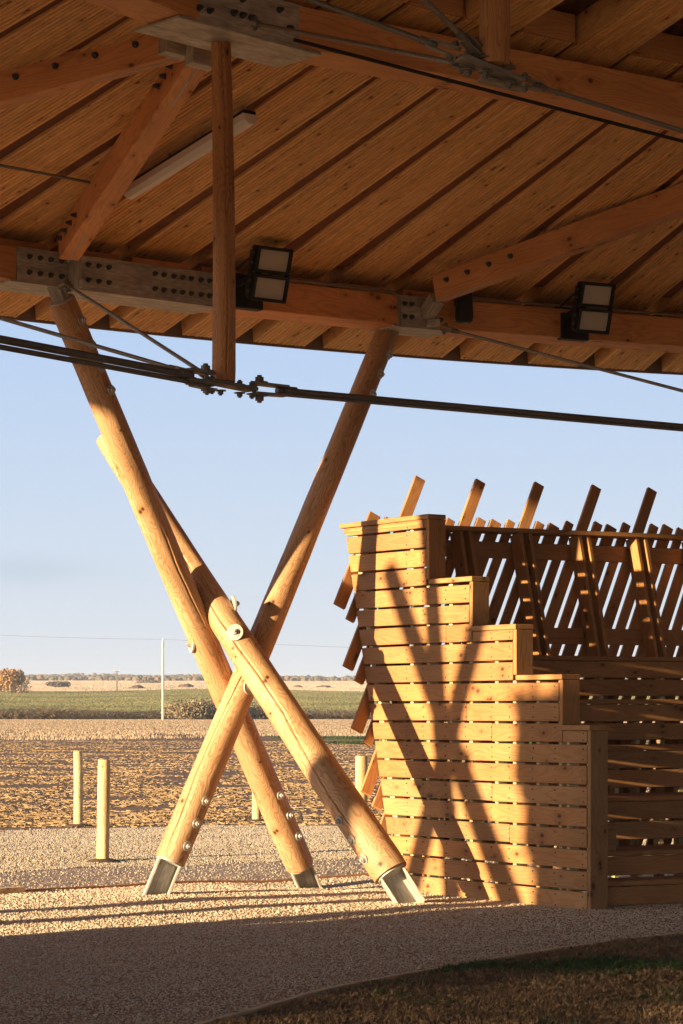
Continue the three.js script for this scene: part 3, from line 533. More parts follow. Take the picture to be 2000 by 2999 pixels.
// ---------------------------------------------------------------- bleachers
function bleacher(name, label, P0, S, T, len, full) {
  const L = (s, y, t) => V3(P0[0] + S[0] * s + T[0] * t, y, -(P0[1] + S[1] * s + T[1] * t));
  const Sv = V3(S[0], 0, -S[1]), Tv = V3(T[0], 0, -T[1]);
  const b = thing(name, label, 'bleacher', L(1.2, 0, 0), 'stepped timber bleachers round the ring');
  const sb = y => 2.39 + .248 * y, tiers = [[0, 1.33], [.318, 1.70], [.862, 2.082], [1.402, 2.465], [1.966, 2.98]];
  // side wall boards with open joints, some butted over a stud
  const screws = [];
  for (const tw of full ? [.019] : [.019, len - .06]) for (let i = 0; i < 20; i++) {
    const y0 = i === 0 ? -.02 : .14 + (i - 1) * .152, y1 = i === 0 ? .124 : y0 + .1345;
    const k = tiers.findIndex(([, T0]) => y0 < T0 - .055); if (k < 0) continue;
    const cutY = tiers[k][1] - .041, tn = .80 + .30 * rnd(), grey = .35 + .75 * Math.max(0, 1 - y0 / 2);
    const piece = (sa, sc, ya, yb, slant) => {
      const ym = (ya + yb) / 2, joint = slant && sa - sc > 1.2 && rnd() < .4 ? [1.12, 1.44, .90, 1.70][Math.floor(rnd() * 4)] : 0, tilt = (rnd() - .5) * .006, dt = (rnd() - .5) * .005;
      const one = (a, c, sl, t2) => bar('board', L(a, ym + tilt, tw + dt), L(c, ym - tilt, tw + dt), yb - ya, .038, M_BOARD, b, { shear: sl ? -.248 : 0, c: .004, tone: t2, grey });
      if (joint > sc + .3 && joint < sa - .3) { one(sa, joint + .002, slant, tn); one(joint - .002, sc, false, tn * (.88 + .24 * rnd())); } else one(sa, sc, slant, tn);
      if (tw < .1 && full) for (const q of [.04, .36, .62, .90, 1.12, 1.44, 1.70, 2.0, 2.22]) if (q > sc + .01 && q < sa - .03) for (const f of [.22, .78]) screws.push(L(q + (rnd() - .5) * .015, ya + (yb - ya) * f, -.002));
    };
    if (y1 > cutY && k < 4) { piece(tiers[k + 1][0] - .042, tiers[k][0] + .001, y0, cutY, false); const ya = (y0 + y1) / 2; piece(sb(ya) - .01, tiers[k + 1][0] - .038, y0, y1, true); }
    else { const yt = Math.min(y1, cutY), ym = (y0 + yt) / 2; piece(sb(ym) - .01, tiers[k][0] + .001, y0, yt, true); }
  }
  if (screws.length) {
    const im = new THREE.InstancedMesh(new THREE.CylinderGeometry(.0055, .0055, .006, 8).rotateX(Math.PI / 2), M_BOLTD, screws.length), q = new THREE.Quaternion().setFromUnitVectors(V3(0, 0, 1), Tv.clone().negate());
    screws.forEach((p, n) => im.setMatrixAt(n, new THREE.Matrix4().compose(p, q, V3(1, 1, 1)))); im.userData.kind = 'stuff'; put(im, b, 'screw_heads');
  }
  const tierAt = s => { let t = 0; for (const [q, T0] of tiers) if (s >= q) t = T0; return t; };
  for (const s of [.04, .27, .36, .62, .90, 1.12, 1.44, 1.70, 2.0, 2.22]) bar('stud', L(s, .0, .085), L(s, tierAt(s) - .045, .085), .038, .089, M_POST, b, { up: Sv, c: .002, tone: .9 });
  bar('stud', L(sb(0) - .08, .0, .085), L(sb(2.9) - .08, 2.92, .085), .06, .089, M_POST, b, { up: Sv, c: .002, tone: .9 });
  // stepped caps and end planks
  for (let i = 0; i < tiers.length; i++) {
    const [s, T0] = tiers[i], s1 = i < 4 ? tiers[i + 1][0] - .041 : sb(2.98) + .05, yl = i ? tiers[i - 1][1] + .002 : -.02;
    bar('cap', L(s - .04, T0 - .019, .075), L(s1, T0 - .019, .075), .038, .175, M_BOARD, b, { tone: .95 + .1 * rnd(), grey: .5 });
    bar('end_plank', L(s - .02, yl, .078), L(s - .02, T0 - .04, .078), .038, .163, M_BOARD, b, { up: Sv, tone: .82 + .16 * rnd(), grey: .6 });
  }
  bar('cap_strip', L(2.0, 2.915, .017), L(sb(2.9) + .02, 2.915, .017), .03, .04, M_BOARD, b);
  // seats, risers and their studs
  const rows = [[.12, .19], [.40, .387], [.93, .773], [1.46, 1.154], [1.99, 1.526], [2.45, 1.892]];
  rows.forEach(([s, y], i) => {
    const n = i === 0 ? 2 : 4, t0 = .135;
    for (let k = 0; k < n; k++) { const sm = s + .07 + k * .146; if (i < 5 && sm > rows[i + 1][0] + .03) continue; bar('seat_board', L(sm, y - .019, t0), L(sm, y - .019, len), .038, .14, M_BOARD, b, { tone: .8 + .2 * rnd() }); }
    const yl = i ? rows[i - 1][1] : -.005; let yt = y - .042;
    for (let k = 0; k < 2 && yt - yl > .05; k++) { const yb = Math.max(yl + .004, yt - .14); bar('riser_board', L(s + .03, (yt + yb) / 2, t0), L(s + .03, (yt + yb) / 2, len), yt - yb, .036, M_BOARD, b, { tone: .78 + .2 * rnd() }); yt = yb - .014; }
  });
  for (let t = .2; t < len; t += .62) for (let i = 1; i < rows.length; i++) bar('stud', L(rows[i][0] + .09, .0, t), L(rows[i][0] + .09, rows[i][1] - .04, t), .038, .08, M_POST, b, { up: Tv, c: 0, tone: .85 });
  if (full) { // box step on the second tread, beside the side wall
    bar('box_step_top', L(.50, .572, .14), L(.50, .572, .56), .038, .28, M_BOARD, b, { tone: .9 });
    bar('box_step_front', L(.40, .47, .14), L(.40, .47, .555), .16, .036, M_BOARD, b, { tone: .85 });
    bar('box_step_side', L(.42, .47, .54), L(.62, .47, .54), .16, .036, M_BOARD, b, { tone: .85 });
    bar('post', L(.97, .775, .19), L(.97, 1.03, .19), .06, .06, M_BOARD, b, { up: Tv });
  }
  // leaning back: paired studs, rails, top plank
  const rail = (y, h, ds) => bar('rail', L(sb(y) + ds, y, .13), L(sb(y) + ds, y, len), h, .036, M_SLAT, b, { tone: .85 });
  rail(2.80, .14, -.02); rail(2.07, .14, -.02);
  bar('top_rail', L(sb(2.96) - .10, 2.962, .17), L(sb(2.96) - .10, 2.962, len), .038, .25, M_BOARD, b, { tone: .85 });
  const leanUp = V3(0, 1, 0);
  for (let t = 1.03; t < len; t += .59) for (const e of [-.045, .045]) bar('back_stud', L(sb(.1) - .12, .1, t + e), L(sb(2.94) - .12, 2.94, t + e), .14, .038, M_BOARD, b, { up: Sv, tone: .9 + .1 * rnd() });
  for (const e of [.2, .29]) bar('back_stud', L(sb(.1) - .12, .1, e), L(sb(2.94) - .12, 2.94, e), .14, .038, M_BOARD, b, { up: Sv });
  // slanting slats across the back, every fourth one standing high
  const kk = .58;
  for (let i = -4; i < (len + 1.9) / .1475; i++) {
    const ti = -.023 + .1475 * i, long = ((i % 4) + 4) % 4 === 0 && ti > .3 && ti < len - .2;
    let yt = long ? 3.40 : 3.03 + .055 * hash2(i + 40, 3, 7);
    const cut = ((i % 2) + 2) % 2 === 0 ? -.13 : -.05;
    let y0 = Math.max(.25, 2.98 - (ti - cut) / kk); if (y0 > 2.42) continue;
    let tt = ti + (yt - 2.98) * kk; if (tt > len) { yt -= (tt - len) / kk; if (yt < y0 + .2) continue; }
    const p0 = L(sb(y0) + .022, y0, ti - (2.98 - y0) * kk), p1 = L(sb(yt) + .022, yt, ti + (yt - 2.98) * kk);
    const w = [.098, .084, .106, .078][((i % 4) + 4) % 4];
    bar('slat', p0, p1, w, .034, M_SLAT, b, { up: Tv, tone: .74 + .34 * hash2(i + 60, 1, 9) });
  }
  return b;
}
bleacher('bleacher', 'stepped timber bleacher with boarded side wall and slanting slats behind the seats', [1.765, 17.2], [-.56, .828], [.892, .451], 4.4, true);
{ // the neighbouring bleacher, off to the left: only its shade is seen
  const az = 155.7, S = [Math.cos(az * rad), Math.sin(az * rad)], p = pol(az, 19.4, 0);
  bleacher('bleacher', 'stepped timber bleacher beyond the next log column, shading the gravel', [p.x - S[0] * 3.13, -p.z - S[1] * 3.13], S, [-S[1], S[0]], 7.2, false);
}

// ---------------------------------------------------------------- lights and speaker on the beam
function floodlight(az, label) {
  const c = pol(az, 18.485, 4.765), inw = V3(CX, 0, -CD).sub(V3(c.x, 0, c.z)).normalize(), t = V3(-inw.z, 0, inw.x); if (t.x < 0) t.negate();
  const g = thing('floodlight', label, 'floodlight', c, 'twin floodlights on the ring beam'), at = (x, y, z) => c.clone().addScaledVector(t, x).add(V3(0, y, 0)).addScaledVector(inw, z);
  bar('driver_box', at(-.23, -.13, .055), at(.03, -.13, .055), .22, .09, M_BLACK, g, { c: .006 });
  bar('mounting_plate', at(-.25, -.06, .012), at(-.06, -.06, .012), .2, .012, M_BLACK, g, { c: .002 });
  for (const e of [-.285, .045]) bar('yoke', at(e, -.20, .36), at(e, .14, .44), .05, .014, M_BLACK, g, { c: .002, up: inw });
  bar('yoke', at(-.20, -.06, .06), at(-.20, -.02, .41), .05, .03, M_BLACK, g, { c: .002 });
  rod('power_cable', at(-.24, .02, .05), at(-.27, .10, .40), .008, M_BLACK, g, 8);
  const th = 17 * rad, nrm = inw.clone().multiplyScalar(Math.cos(th)).add(V3(0, -Math.sin(th), 0)), up = V3(0, Math.cos(th), 0).addScaledVector(inw, Math.sin(th));
  for (const y of [.075, -.13]) {
    const m = at(-.12, y, .44 + y * .25), hd = new THREE.Group(); hd.position.copy(m); put(hd, g, 'lamp_head');
    const fr = (x0, y0, x1, y1, h, w, z) => bar('lamp_frame', m.clone().addScaledVector(t, x0).addScaledVector(up, y0).addScaledVector(nrm, z), m.clone().addScaledVector(t, x1).addScaledVector(up, y1).addScaledVector(nrm, z), h, w, M_BLACK, hd, { up, c: .003 });
    fr(-.15, 0, .15, 0, .19, .05, -.03);
    fr(-.155, .088, .155, .088, .022, .04, .012); fr(-.155, -.088, .155, -.088, .022, .04, .012);
    for (const e of [-.144, .144]) bar('lamp_frame', m.clone().addScaledVector(t, e).addScaledVector(up, -.078).addScaledVector(nrm, .012), m.clone().addScaledVector(t, e).addScaledVector(up, .078).addScaledVector(nrm, .012), .024, .04, M_BLACK, hd, { up: t, c: .003 });
    for (let k = 0; k < 7; k++) fr(-.14 + k * .045, 0, -.125 + k * .045, 0, .17, .04, -.072);
    bar('lens', m.clone().addScaledVector(t, -.13).addScaledVector(nrm, .006), m.clone().addScaledVector(t, .13).addScaledVector(nrm, .006), .15, .012, M_GLASS, hd, { up, c: .001 });
    for (const [bx, by] of [[-.172, .04], [-.172, -.03]]) bolt(m.clone().addScaledVector(t, bx).addScaledVector(up, by), t.clone().negate(), .010, M_BOLTD, hd);
  }
}
floodlight(124.55, 'black twin floodlight on the beam beside the hanging log strut');
floodlight(114.95, 'black twin floodlight on the beam above the bleacher');
{
  const c = pol(118.68, 18.42, 4.70), inw = V3(CX, 0, -CD).sub(V3(c.x, 0, c.z)).normalize(), t = V3(-inw.z, 0, inw.x);
  const g = thing('loudspeaker', 'black rounded loudspeaker on the beam beside the steel node plate', 'loudspeaker', c);
  const pr = []; for (const [r, y] of [[0, -.125], [.05, -.122], [.068, -.105], [.074, -.07], [.072, .0], [.066, .08], [.060, .12], [.04, .13], [0, .13]]) pr.push(new THREE.Vector2(r, y));
  const m = new THREE.Mesh(new THREE.LatheGeometry(pr, 28), M_BLACK); m.position.copy(c).addScaledVector(inw, .075); put(m, g, 'cabinet');
  bar('wall_bracket', c.clone().add(V3(0, .06, 0)).addScaledVector(inw, -.06), c.clone().add(V3(0, .06, 0)).addScaledVector(inw, .03), .06, .05, M_BLACK, g, { c: .003 });
  rod('base_ring', c.clone().addScaledVector(inw, .09).add(V3(0, -.128, 0)), c.clone().addScaledVector(inw, .09).add(V3(0, -.112, 0)), .03, M_ROD2, g);
}
{ // long linear fixture hung under the panels
  const a = hitSoffit(378, 566, .10), b = hitSoffit(734, 344, .10), d = b.clone().sub(a).normalize();
  const g = thing('linear_light', 'long white strip light hung under the roof panels behind the strut', 'strip light', a.clone().lerp(b, .5));
  const n = V3(0, 1, 0).addScaledVector(d, -d.y).normalize();
  bar('housing', a.clone().addScaledVector(n, .035), b.clone().addScaledVector(n, .035), .03, .10, M_BLACK, g, { c: .004 });
  const prof = new THREE.Shape(); prof.moveTo(-.055, .02); prof.lineTo(.055, .02); prof.lineTo(.05, -.015); prof.lineTo(.022, -.04); prof.lineTo(-.022, -.04); prof.lineTo(-.05, -.015); prof.closePath();
  const L = a.distanceTo(b), ge = new THREE.ExtrudeGeometry(prof, { depth: L, bevelEnabled: true, bevelSize: .004, bevelThickness: .004, bevelSegments: 1 }); ge.translate(0, 0, -L / 2); ge.rotateY(Math.PI / 2);
  const m = new THREE.Mesh(ge, M_WHITE); orient(m, a, b); put(m, g, 'diffuser');
  for (const t of [.04, .36, .62, .96]) { const p = a.clone().lerp(b, t); bar('hanger_clip', p.clone().addScaledVector(n, .02), p.clone().addScaledVector(n, .098), .02, .02, M_GALV, g, { up: d, c: .001 }); }
}

// ---------------------------------------------------------------- bollards, edging
function bollard(u, v, y, h, r, seed, label) {
  const D = depthAt(v, y), p = P(u, v, D); p.y = gh(p.x, D) - .15;
  const g = thing('wooden_bollard', label, 'bollard', V3(p.x, 0, p.z), 'round wooden bollards along the path');
  const m = new THREE.Mesh(logGeo(h + .15, r, r * .96, seed, { crack: 4 + seed % 3, cw: .08, bend: .006 }), M_BOLLARD); orient(m, p, p.clone().add(V3((hash2(seed, 1, 1) - .5) * .03, h + .15, 0)), V3(0, 0, 1)); put(m, g, 'post');
  const cl = new THREE.Mesh(new THREE.LatheGeometry([[.0, .03], [r * 1.2, .028], [r * 2.2, .012], [r * 3.4, -.02]].map(q => new THREE.Vector2(...q)), 24), M_DIRT2); cl.position.set(p.x, gh(p.x, D), p.z); put(cl, g, 'soil_collar');
}
const M_BOLLARD = new THREE.MeshStandardMaterial({ name: 'bollard_wood', color: new THREE.Color().setRGB(.86, .70, .40), map: logMap, bumpMap: logBump, bumpScale: .002, roughness: .75, vertexColors: true });
const M_DIRT2 = new THREE.MeshStandardMaterial({ name: 'dug_soil', color: new THREE.Color().setRGB(.16, .11, .08), map: soilMap, bumpMap: soilBump, bumpScale: .02, roughness: 1 });
bollard(228, 2420, 0, .925, .057, 501, 'slim wooden bollard at the edge of the stubble, far side of the path');
bollard(301, 2522, 0, .965, .061, 502, 'wooden bollard on the near side of the path with a dark crack');
bollard(752, 2404, 0, .93, .058, 503, 'wooden bollard half hidden behind the foot of the log column');
bollard(1060, 2481, 0, .955, .066, 504, 'wooden bollard between the log column and the bleacher');
function edging(name, az0, az1, r, w, h, top, mat, label, cx = CX, cd = CD, n = 12, f = gh) {
  const pos = [], idx = [], uv = [], col = [];
  for (let i = 0; i <= n; i++) {
    const az = (az0 + (az1 - az0) * i / n) * rad; [[r - w / 2, top - h], [r - w / 2, top], [r + w / 2, top], [r + w / 2, top - h]].forEach(([q, y], k) => { const x = cx + q * Math.cos(az), D = cd + q * Math.sin(az); pos.push(x, f(x, D) + y, -D); uv.push(i / n * Math.abs(az1 - az0) * rad * r / TL, k * .08); col.push(1, 1, 1); });
  }
  for (let i = 0; i < n; i++) for (let k = 0; k < 4; k++) { const a = i * 4 + k, b = i * 4 + (k + 1) % 4, c = a + 4, d = b + 4; idx.push(a, b, c, b, d, c); }
  idx.push(0, 2, 1, 0, 3, 2); const e = n * 4; idx.push(e, e + 1, e + 2, e, e + 2, e + 3);
  let g = new THREE.BufferGeometry(); g.setAttribute('position', new THREE.Float32BufferAttribute(pos, 3)); g.setAttribute('uv', new THREE.Float32BufferAttribute(uv, 2)); g.setAttribute('color', new THREE.Float32BufferAttribute(col, 3)); g.setIndex(idx); g = g.toNonIndexed(); g.computeVertexNormals();
  const m = new THREE.Mesh(g, mat); m.name = name; m.castShadow = m.receiveShadow = true; scene.add(m); return tag(m, label, 'edging', 'edging boards between the surfaces');
}
edging('edging_board', 128.35, 112, 19.86, .028, .12, .02, M_EDGE, 'thin brown edging board between gravel floor and dirt, behind the log feet', CX, CD, 60);
edging('edging_board', 134, 128.45, 19.80, .09, .12, .045, M_POST, 'pale yellow edging board end beside the gravel', CX, CD, 20);
edging('edging_board', 176, 112, GR + .01, .032, .12, .024, M_POST, 'weathered pale edging board curving round the dry lawn', GX, GD, 80);

// ---------------------------------------------------------------- loose matter on the ground
function stuff(name, label, geoM, mat, n, fn) {
  const m = new THREE.InstancedMesh(geoM, mat, n), M4 = new THREE.Matrix4(), q = new THREE.Quaternion(), e = new THREE.Euler(), c = new THREE.Color(); let k = 0;
  for (let i = 0; i < n; i++) { const r = fn(i); if (!r) continue; e.set(...r.rot); q.setFromEuler(e); M4.compose(r.p, q, r.s); m.setMatrixAt(k, M4); m.setColorAt(k, c.setRGB(...r.c)); k++; }
  m.count = k; m.name = name; m.castShadow = m.receiveShadow = true; m.userData = { label, kind: 'stuff' }; scene.add(m); return m;
}
const inLawn = (x, D) => Math.hypot(x - GX, D - GD) < GR + .02;
const M_STONE = new THREE.MeshStandardMaterial({ name: 'pebble', color: 0xffffff, roughness: .9 });
{
  const r = rngOf(601), st = new THREE.IcosahedronGeometry(1, 0);
  stuff('gravel', 'loose pea gravel scattered over the floor', st, M_STONE, 280000, () => {
    const D = Math.sqrt(11 * 11 + r() * (29.5 * 29.5 - 11 * 11)), x = (r() * 1.12 - .56) * D * (2000 / F); if (inLawn(x, D)) { r(); return null; }
    const R = Math.hypot(x - CX, D - CD); if (R > 19.9 && R < 22.0 + .3 * pn(x, D, 0, 0, 602) && r() < .88) return null; if (R > 28.6) return null;
    const s = (R > 22 ? .0056 : .0050) * (.5 + r() * 1.0) * (r() < .015 ? 1.9 : 1); let t = .46 + .22 * r() * r() + .10 * r(); const w = r();
    if (R > 19.9) t *= .68; return { p: V3(x, gh(x, D) + s * .02, -D), rot: [r() * 6, r() * 6, r() * 6], s: V3(s * (1 + r() * .6), s * .75, s), c: [t, t * (.82 + .05 * w), t * (.61 + .10 * w)] };
  });
}
function bladeTuft(n, seed, h, spread, lean, wid) {
  const r = rngOf(seed), pos = [];
  for (let i = 0; i < n; i++) {
    const a = r() * 6.28, l = h * (.5 + r() * .7), ln = lean * (.3 + r()), w = (wid ?? .0022) * (1 + r() * .7), ox = (r() - .5) * spread, oz = (r() - .5) * spread, dx = Math.cos(a), dz = Math.sin(a), px = -dz * w, pz = dx * w;
    const m = [ox + dx * l * ln * .35, l * .62, oz + dz * l * ln * .35], t = [ox + dx * l * ln, l * (1 - .35 * ln), oz + dz * l * ln];
    const A = [ox - px, 0, oz - pz], B = [ox + px, 0, oz + pz], C = [m[0] - px * .8, m[1], m[2] - pz * .8], D = [m[0] + px * .8, m[1], m[2] + pz * .8];
    for (const q of [A, B, C, B, D, C, C, D, t]) { pos.push(...q); }
  }
  const g = new THREE.BufferGeometry(); g.setAttribute('position', new THREE.Float32BufferAttribute(pos, 3)); g.computeVertexNormals(); return g;
}
const M_BLADE = new THREE.MeshStandardMaterial({ name: 'grass_blade', color: 0xffffff, roughness: .85, side: THREE.DoubleSide });
{
  const r = rngOf(611);
  stuff('dry_grass', 'short dry grass with a green patch on the lawn', bladeTuft(9, 612, .038, .06, .8), M_BLADE, 42000, () => {
    const D = 10.6 + r() * 5.2, x = -1.6 + r() * 4.6; if (!inLawn(x - .09, D) || Math.abs(x) > D * .165) return null;
    const g = greenAt(x, D), k = g > r() ? 1 : 0, t = .6 + .7 * r(), s = (k ? .9 : .75) * (.6 + .7 * r()) * (1 + .5 * pn(x * 2, D * 2, 0, 0, 613));
    return { p: V3(x, lawnH(x, D) - .003, -D), rot: [0, r() * 6.28, 0], s: V3(1, s, 1), c: k ? [.060 * t, .105 * t, .028 * t] : [.27 * t, .175 * t, .095 * t] };
  });
}
{
  const r = rngOf(621), g = new THREE.BoxGeometry(1, .12, .035);
  stuff('straw', 'yellow straw litter lying on the stubble field', g, M_STONE, 120000, () => {
    const D = 28 + Math.pow(r(), 1.5) * 80, x = (r() * 1.1 - .55) * D * (2000 / F); if (Math.hypot(x - CX, D - CD) < 28.3 + r() * .5) return null;
    const d = pn(x * .5, D * .5, 0, 0, 622); if (r() > .5 + d * .9 ) return null;
    const L = .03 + r() * .07, t = .22 + .24 * r() * r(); const y = Math.hypot(x - CX, D - CD) > 28.5 ? stubH(x, D) : gh(x, D);
    return { p: V3(x, y + .004 + r() * .007, -D), rot: [(r() - .5) * .12, r() * 6.28, (r() - .5) * .12], s: V3(L, .06 + r() * .06, .14 + r() * .14), c: [t * .98, t * .66, t * .34] };
  });
  const stalks = bladeTuft(26, 641, .16, 1.6, .35, .009);
  stuff('stubble_stalks', 'cut straw stalks standing on the fallow field', stalks, M_BLADE, 30000, () => {
    const R0 = 52 + Math.pow(r(), .8) * 262, x = (r() * 1.1 - .55) * R0 * (2000 / F), D = R0, R = Math.hypot(x - CX, D - CD); if (R > 311) return null;
    const far = Math.min(1, Math.max(0, (R - 112 + 26 * pn(x * .12, D * .05, 0, 0, 645)) / 55)); if (r() > far) return null; const t = .5 + .45 * r();
    return { p: V3(x, (R < 150 ? stubH(x, D) : stubH(x, D) * Math.max(0, 1 - (R - 150) / 60) + landH(x, D, R) * Math.min(1, (R - 150) / 60)) - .01, -D), rot: [0, r() * 6.28, 0], s: V3(1 + far, .7 + .5 * r(), 1 + far), c: [t * .47, t * .355, t * .245] };
  });
  stuff('green_crop', 'low green crop blades over the green field', bladeTuft(26, 642, .22, 3, .4, .02), M_BLADE, 22000, () => {
    const D = 334 + Math.pow(r(), .9) * 390, x = (r() * 1.1 - .55) * D * (2000 / F), R = Math.hypot(x - CX, D - CD); if (R < 334 || R > 722) return null;
    const t = .7 + .5 * r() + .35 * pn(x * .02, D * .03, 0, 0, 643); return { p: V3(x, landH(x, D, R) - .01, -D), rot: [0, r() * 6.28, 0], s: V3(1.5, 1, 1.5), c: [.155 * t, .15 * t, .06 * t] };
  });
  stuff('ripe_stalks', 'pale straw stalks over the ripe field', bladeTuft(26, 644, .35, 6, .4, .04), M_BLADE, 22000, () => {
    const D = 718 + r() * 740, x = (r() * 1.1 - .55) * D * (2000 / F), R = Math.hypot(x - CX, D - CD); if (R < 719 || R > 1452) return null;
    const t = .8 + .18 * pn(D * .02, x * .0015, 0, 0, 131) + .15 * r(); return { p: V3(x, landH(x, D, R) - .02, -D), rot: [0, r() * 6.28, 0], s: V3(1.6, 1, 1.6), c: [.52 * t, .41 * t, .31 * t] };
  });
  const tuft = bladeTuft(14, 631, .7, .5, .6, .004);
  stuff('verge_grass', 'tall dry weeds along the far verge', tuft, M_BLADE, 9000, () => {
    const D = 306 + r() * 34, x = (r() * 1.1 - .55) * D * (2000 / F), t = .5 + .7 * r(), g = r() < .25, R = Math.hypot(x - CX, D - CD), s = 4 + r() * 3;
    return { p: V3(x, landH(x, D, R), -D), rot: [0, r() * 6, 0], s: V3(s * 2, (.6 + r() * .9) * (1 + pn(x * .06, D * .1, 0, 0, 632)), s * 2), c: g ? [.12 * t, .12 * t, .05 * t] : [.38 * t, .26 * t, .14 * t] };
  });
  stuff('weed_patch', 'low green weeds in rows across the stubble', bladeTuft(16, 633, .12, .5, 1), M_BLADE, 1500, () => {
    const row = r() < .5 ? 0 : 1, D = row ? 113 + r() * 5 : 97 + r() * 5, x = (row ? -3 + r() * 7 : -1 + r() * 4) + (r() < .35 ? 9 : 0), t = .6 + .6 * r(); if (pn(x * .4, D * .3, 0, 0, 634) < -.1) return null;
    return { p: V3(x, stubH(x, D), -D), rot: [0, r() * 6, 0], s: V3(3, 1.2, 3), c: [.05 * t, .10 * t, .025 * t] };
  });
}

// ---------------------------------------------------------------- poles, shrubs, trees
const landY = (x, D) => landH(x, D, Math.hypot(x - CX, D - CD));
function pole(u, vTop, D, r, mat, label, arm) {
  const x = (u - U0) / F * D, y0 = landY(x, D), y1 = EYE - (vTop - V0) / F * D, g = thing('utility_pole', label, 'utility pole', V3(x, y0, -D));
  const m = new THREE.Mesh(new THREE.CylinderGeometry(r * .8, r, y1 - y0 + .4, 14), mat); m.position.set(x, (y0 + y1) / 2 - .2, -D); put(m, g, 'shaft');
  if (arm) bar('crossarm', V3(x - .9, y1 - .25, -D), V3(x + .9, y1 - .25, -D), .12, .12, mat, g, { c: 0 });
  for (const e of arm ? [-.8, 0, .8] : [0]) rod('insulator', V3(x + e, y1 - .15, -D), V3(x + e, y1 + .2, -D), .07, M_WHITE, g);
  return V3(x, y1, -D);
}
const M_PALEPOLE = new THREE.MeshStandardMaterial({ name: 'bleached_pole', color: new THREE.Color().setRGB(.74, .68, .58), map: logMap, roughness: .8 });
const M_DARKPOLE = new THREE.MeshStandardMaterial({ name: 'dark_pole', color: new THREE.Color().setRGB(.12, .10, .09), roughness: .9 });
const ptop = pole(477, 1876, 292, .16, M_PALEPOLE, 'pale bleached utility pole standing at the verge', false);
pole(342, 1964, 690, .2, M_DARKPOLE, 'small dark utility pole with crossarm far off before the pale field', true);
for (const [a, label] of [[P(-60, 1857, 292), 'thin power line sagging in to the pale pole'], [P(2100, 1935, 292), 'thin power line running on from the pale pole behind the bleacher']]) {
  const b = ptop.clone().add(V3(0, .15, 0)), mid = a.clone().lerp(b, .5).add(V3(0, -.25, 0)); const m = new THREE.Mesh(new THREE.TubeGeometry(new THREE.QuadraticBezierCurve3(a, mid, b), 40, .014, 5), M_DARKPOLE); m.name = 'power_line'; m.castShadow = true; scene.add(m); tag(m, label, 'wire');
}
function leafGeo(seed, n, fn, size) {
  const r = rngOf(seed), pos = [], col = [];
  for (let i = 0; i < n; i++) {
    const [p, c] = fn(r), s = size * (.5 + r()); const a = V3(r() - .5, r() - .5, r() - .5).normalize(), b = V3(r() - .5, r() - .5, r() - .5).cross(a).normalize();
    const q = [p.clone().addScaledVector(a, s), p.clone().addScaledVector(b, s * .6), p.clone().addScaledVector(a, -s), p.clone().addScaledVector(b, -s * .6)];
    for (const k of [0, 1, 2, 0, 2, 3]) { pos.push(q[k].x, q[k].y, q[k].z); col.push(...c); }
  }
  const g = new THREE.BufferGeometry(); g.setAttribute('position', new THREE.Float32BufferAttribute(pos, 3)); g.setAttribute('color', new THREE.Float32BufferAttribute(col, 3)); g.computeVertexNormals(); return g;
}
const M_LEAF = new THREE.MeshStandardMaterial({ name: 'foliage', color: 0xffffff, vertexColors: true, roughness: .9, side: THREE.DoubleSide });
const M_TWIG = new THREE.MeshStandardMaterial({ name: 'twig', color: new THREE.Color().setRGB(.13, .10, .08), roughness: .95 });
function shrub(name, u, D, w, h, cols, n, label, category, group, size, sinkY = 0) {
  const x = (u - U0) / F * D, y0 = landY(x, D) + sinkY, g = thing(name, label, category, V3(x, y0, -D), group), seed = Math.round(u * 7 + D);
  const r0 = rngOf(seed), lobes = []; for (let i = 0; i < 11; i++) lobes.push([(r0() - .5) * w * .8, h * (.25 + .5 * r0()), (r0() - .5) * w * .6, .22 + .2 * r0()]);
  const m = new THREE.Mesh(leafGeo(seed, n, r => { const l = lobes[Math.floor(r() * lobes.length)], d = V3(r() - .5, r() - .5, r() - .5).normalize().multiplyScalar(Math.cbrt(r())); const c = cols[Math.floor(r() * cols.length)], t = .7 + .6 * r(); return [V3(x + l[0] + d.x * w * l[3], Math.max(y0 + .05, y0 + l[1] + d.y * h * l[3] * 1.25), -D + l[2] + d.z * w * l[3]), c.map(q => q * t)]; }, size), M_LEAF); put(m, g, 'crown');
  for (let i = 0; i < 5; i++) { const l = lobes[i], p1 = V3(x + l[0] * .8, y0 + l[1], -D + l[2]); rod('trunk', V3(x + l[0] * .25, y0 - .1, -D + l[2] * .2), p1, .03 * Math.max(1, h / 3), M_TWIG, g, 6); }
}
const dryC = [[.17, .14, .08], [.22, .17, .10], [.11, .10, .06], [.28, .20, .11]], autC = [[.36, .20, .06], [.42, .22, .07], [.24, .17, .06], [.30, .12, .05]], darkC = [[.10, .085, .06], [.14, .11, .075], [.08, .07, .05]];
shrub('shrub', 565, 300, 6.6, 2.5, dryC, 5200, 'grey brown bushy shrub beside the pale utility pole', 'shrub', null, .14);
shrub('shrub', 755, 304, 4.2, 2.1, dryC, 3000, 'grey brown shrub seen behind the crossed logs', 'shrub', null, .14);
shrub('tree', 18, 640, 9.5, 6.2, autC, 4200, 'rounded tree with orange autumn leaves at the green field', 'tree', null, .3);
shrub('tree', -60, 650, 9, 6.5, autC, 3200, 'second autumn tree against the first at the green field', 'tree', null, .3);
shrub('shrub', 165, 880, 8, 2.4, darkC, 1300, 'low dark bush in the ripe field beyond the autumn tree', 'shrub', null, .3);
shrub('shrub', 440, 1150, 11, 1.6, darkC, 900, 'long low dark hedge in the ripe field', 'shrub', null, .3);
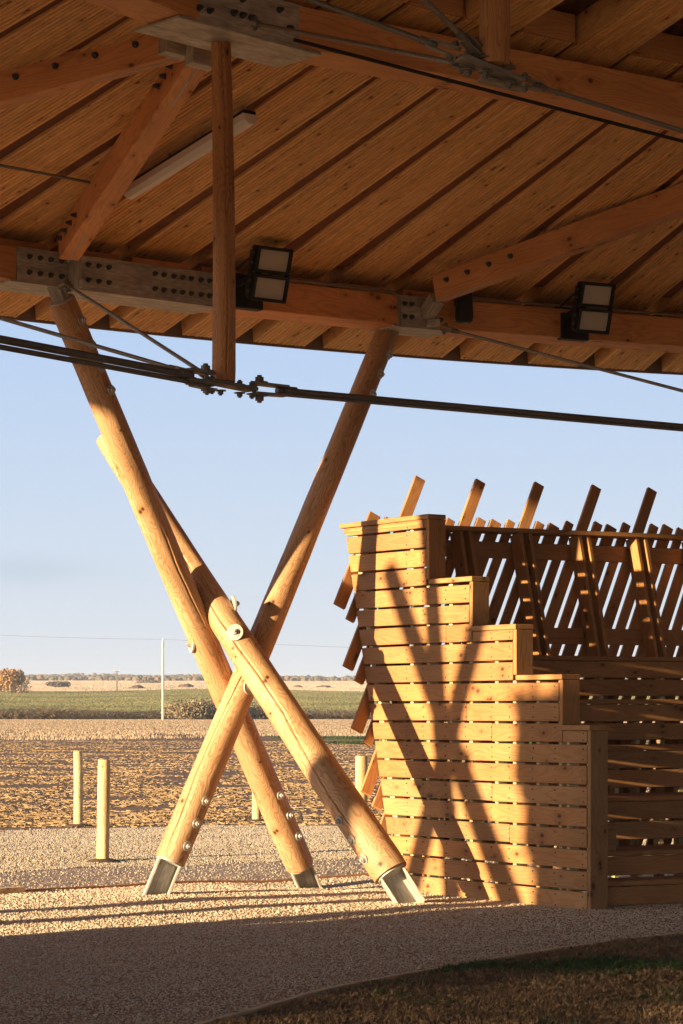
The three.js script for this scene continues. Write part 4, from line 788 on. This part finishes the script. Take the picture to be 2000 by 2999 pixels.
for (const [u, D, w, h] of [[400, 800, 6, 1.2], [545, 810, 5.5, 1.3], [872, 840, 3.5, .9], [950, 860, 6, .9]]) {
  const x = (u - U0) / F * D, y = landY(x, D), gg = new THREE.IcosahedronGeometry(1, 3), p = gg.attributes.position;
  for (let i = 0; i < p.count; i++) { const k = 1 + .25 * pn(p.getX(i) * 2 + u, p.getZ(i) * 2 + p.getY(i), 0, 0, 641); p.setXYZ(i, p.getX(i) * w / 2 * k, Math.max(-.3, p.getY(i) * h * k), p.getZ(i) * w / 2 * k); }
  gg.computeVertexNormals(); const m = new THREE.Mesh(gg, M_DIRT2); m.position.set(x, y, -D); m.name = 'earth_mound'; m.castShadow = m.receiveShadow = true; scene.add(m);
  tag(m, 'low dark mound of earth standing in the pale ripe field', 'mound', 'earth mounds in the ripe field');
}
{ // woods along the hills, one mass
  const ic = new THREE.IcosahedronGeometry(1, 1), p = ic.attributes.position; for (let i = 0; i < p.count; i++) { const k = 1 + .3 * pn(p.getX(i) * 3, p.getY(i) * 3 + p.getZ(i) * 2, 0, 0, 651); p.setXYZ(i, p.getX(i) * k, p.getY(i) * k, p.getZ(i) * k); } ic.computeVertexNormals();
  const r = rngOf(652);
  stuff('wooded_hills', 'far belts of autumn woodland along the hills', ic, M_STONE, 15000, () => {
    const D = 1440 + r() * 1500, x = (r() * 1.2 - .6) * D * (2000 / F), R = Math.hypot(x - CX, D - CD), az = x / D;
    const belt = pn(az * 60, D * .004, 0, 0, 653) + .35 * pn(az * 200, D * .01, 0, 0, 654); if (belt < .14 && !(D < 1530 && pn(az * 40, 2.5, 0, 0, 655) > -.25)) return null;
    const s = .7 + r() * 1.3, c = r() < .2 ? [.17, .105, .055] : r() < .5 ? [.12, .095, .065] : [.085, .078, .06];
    return { p: V3(x, landH(x, D, R) + s * .6, -D), rot: [r() * 6, r() * 6, r() * 6], s: V3(s * 1.3, s * (.9 + .5 * r()), s * 1.3), c };
  });
}
scene.fog = new THREE.FogExp2(new THREE.Color(.58, .66, .78), .00015);

renderer.render(scene, camera);
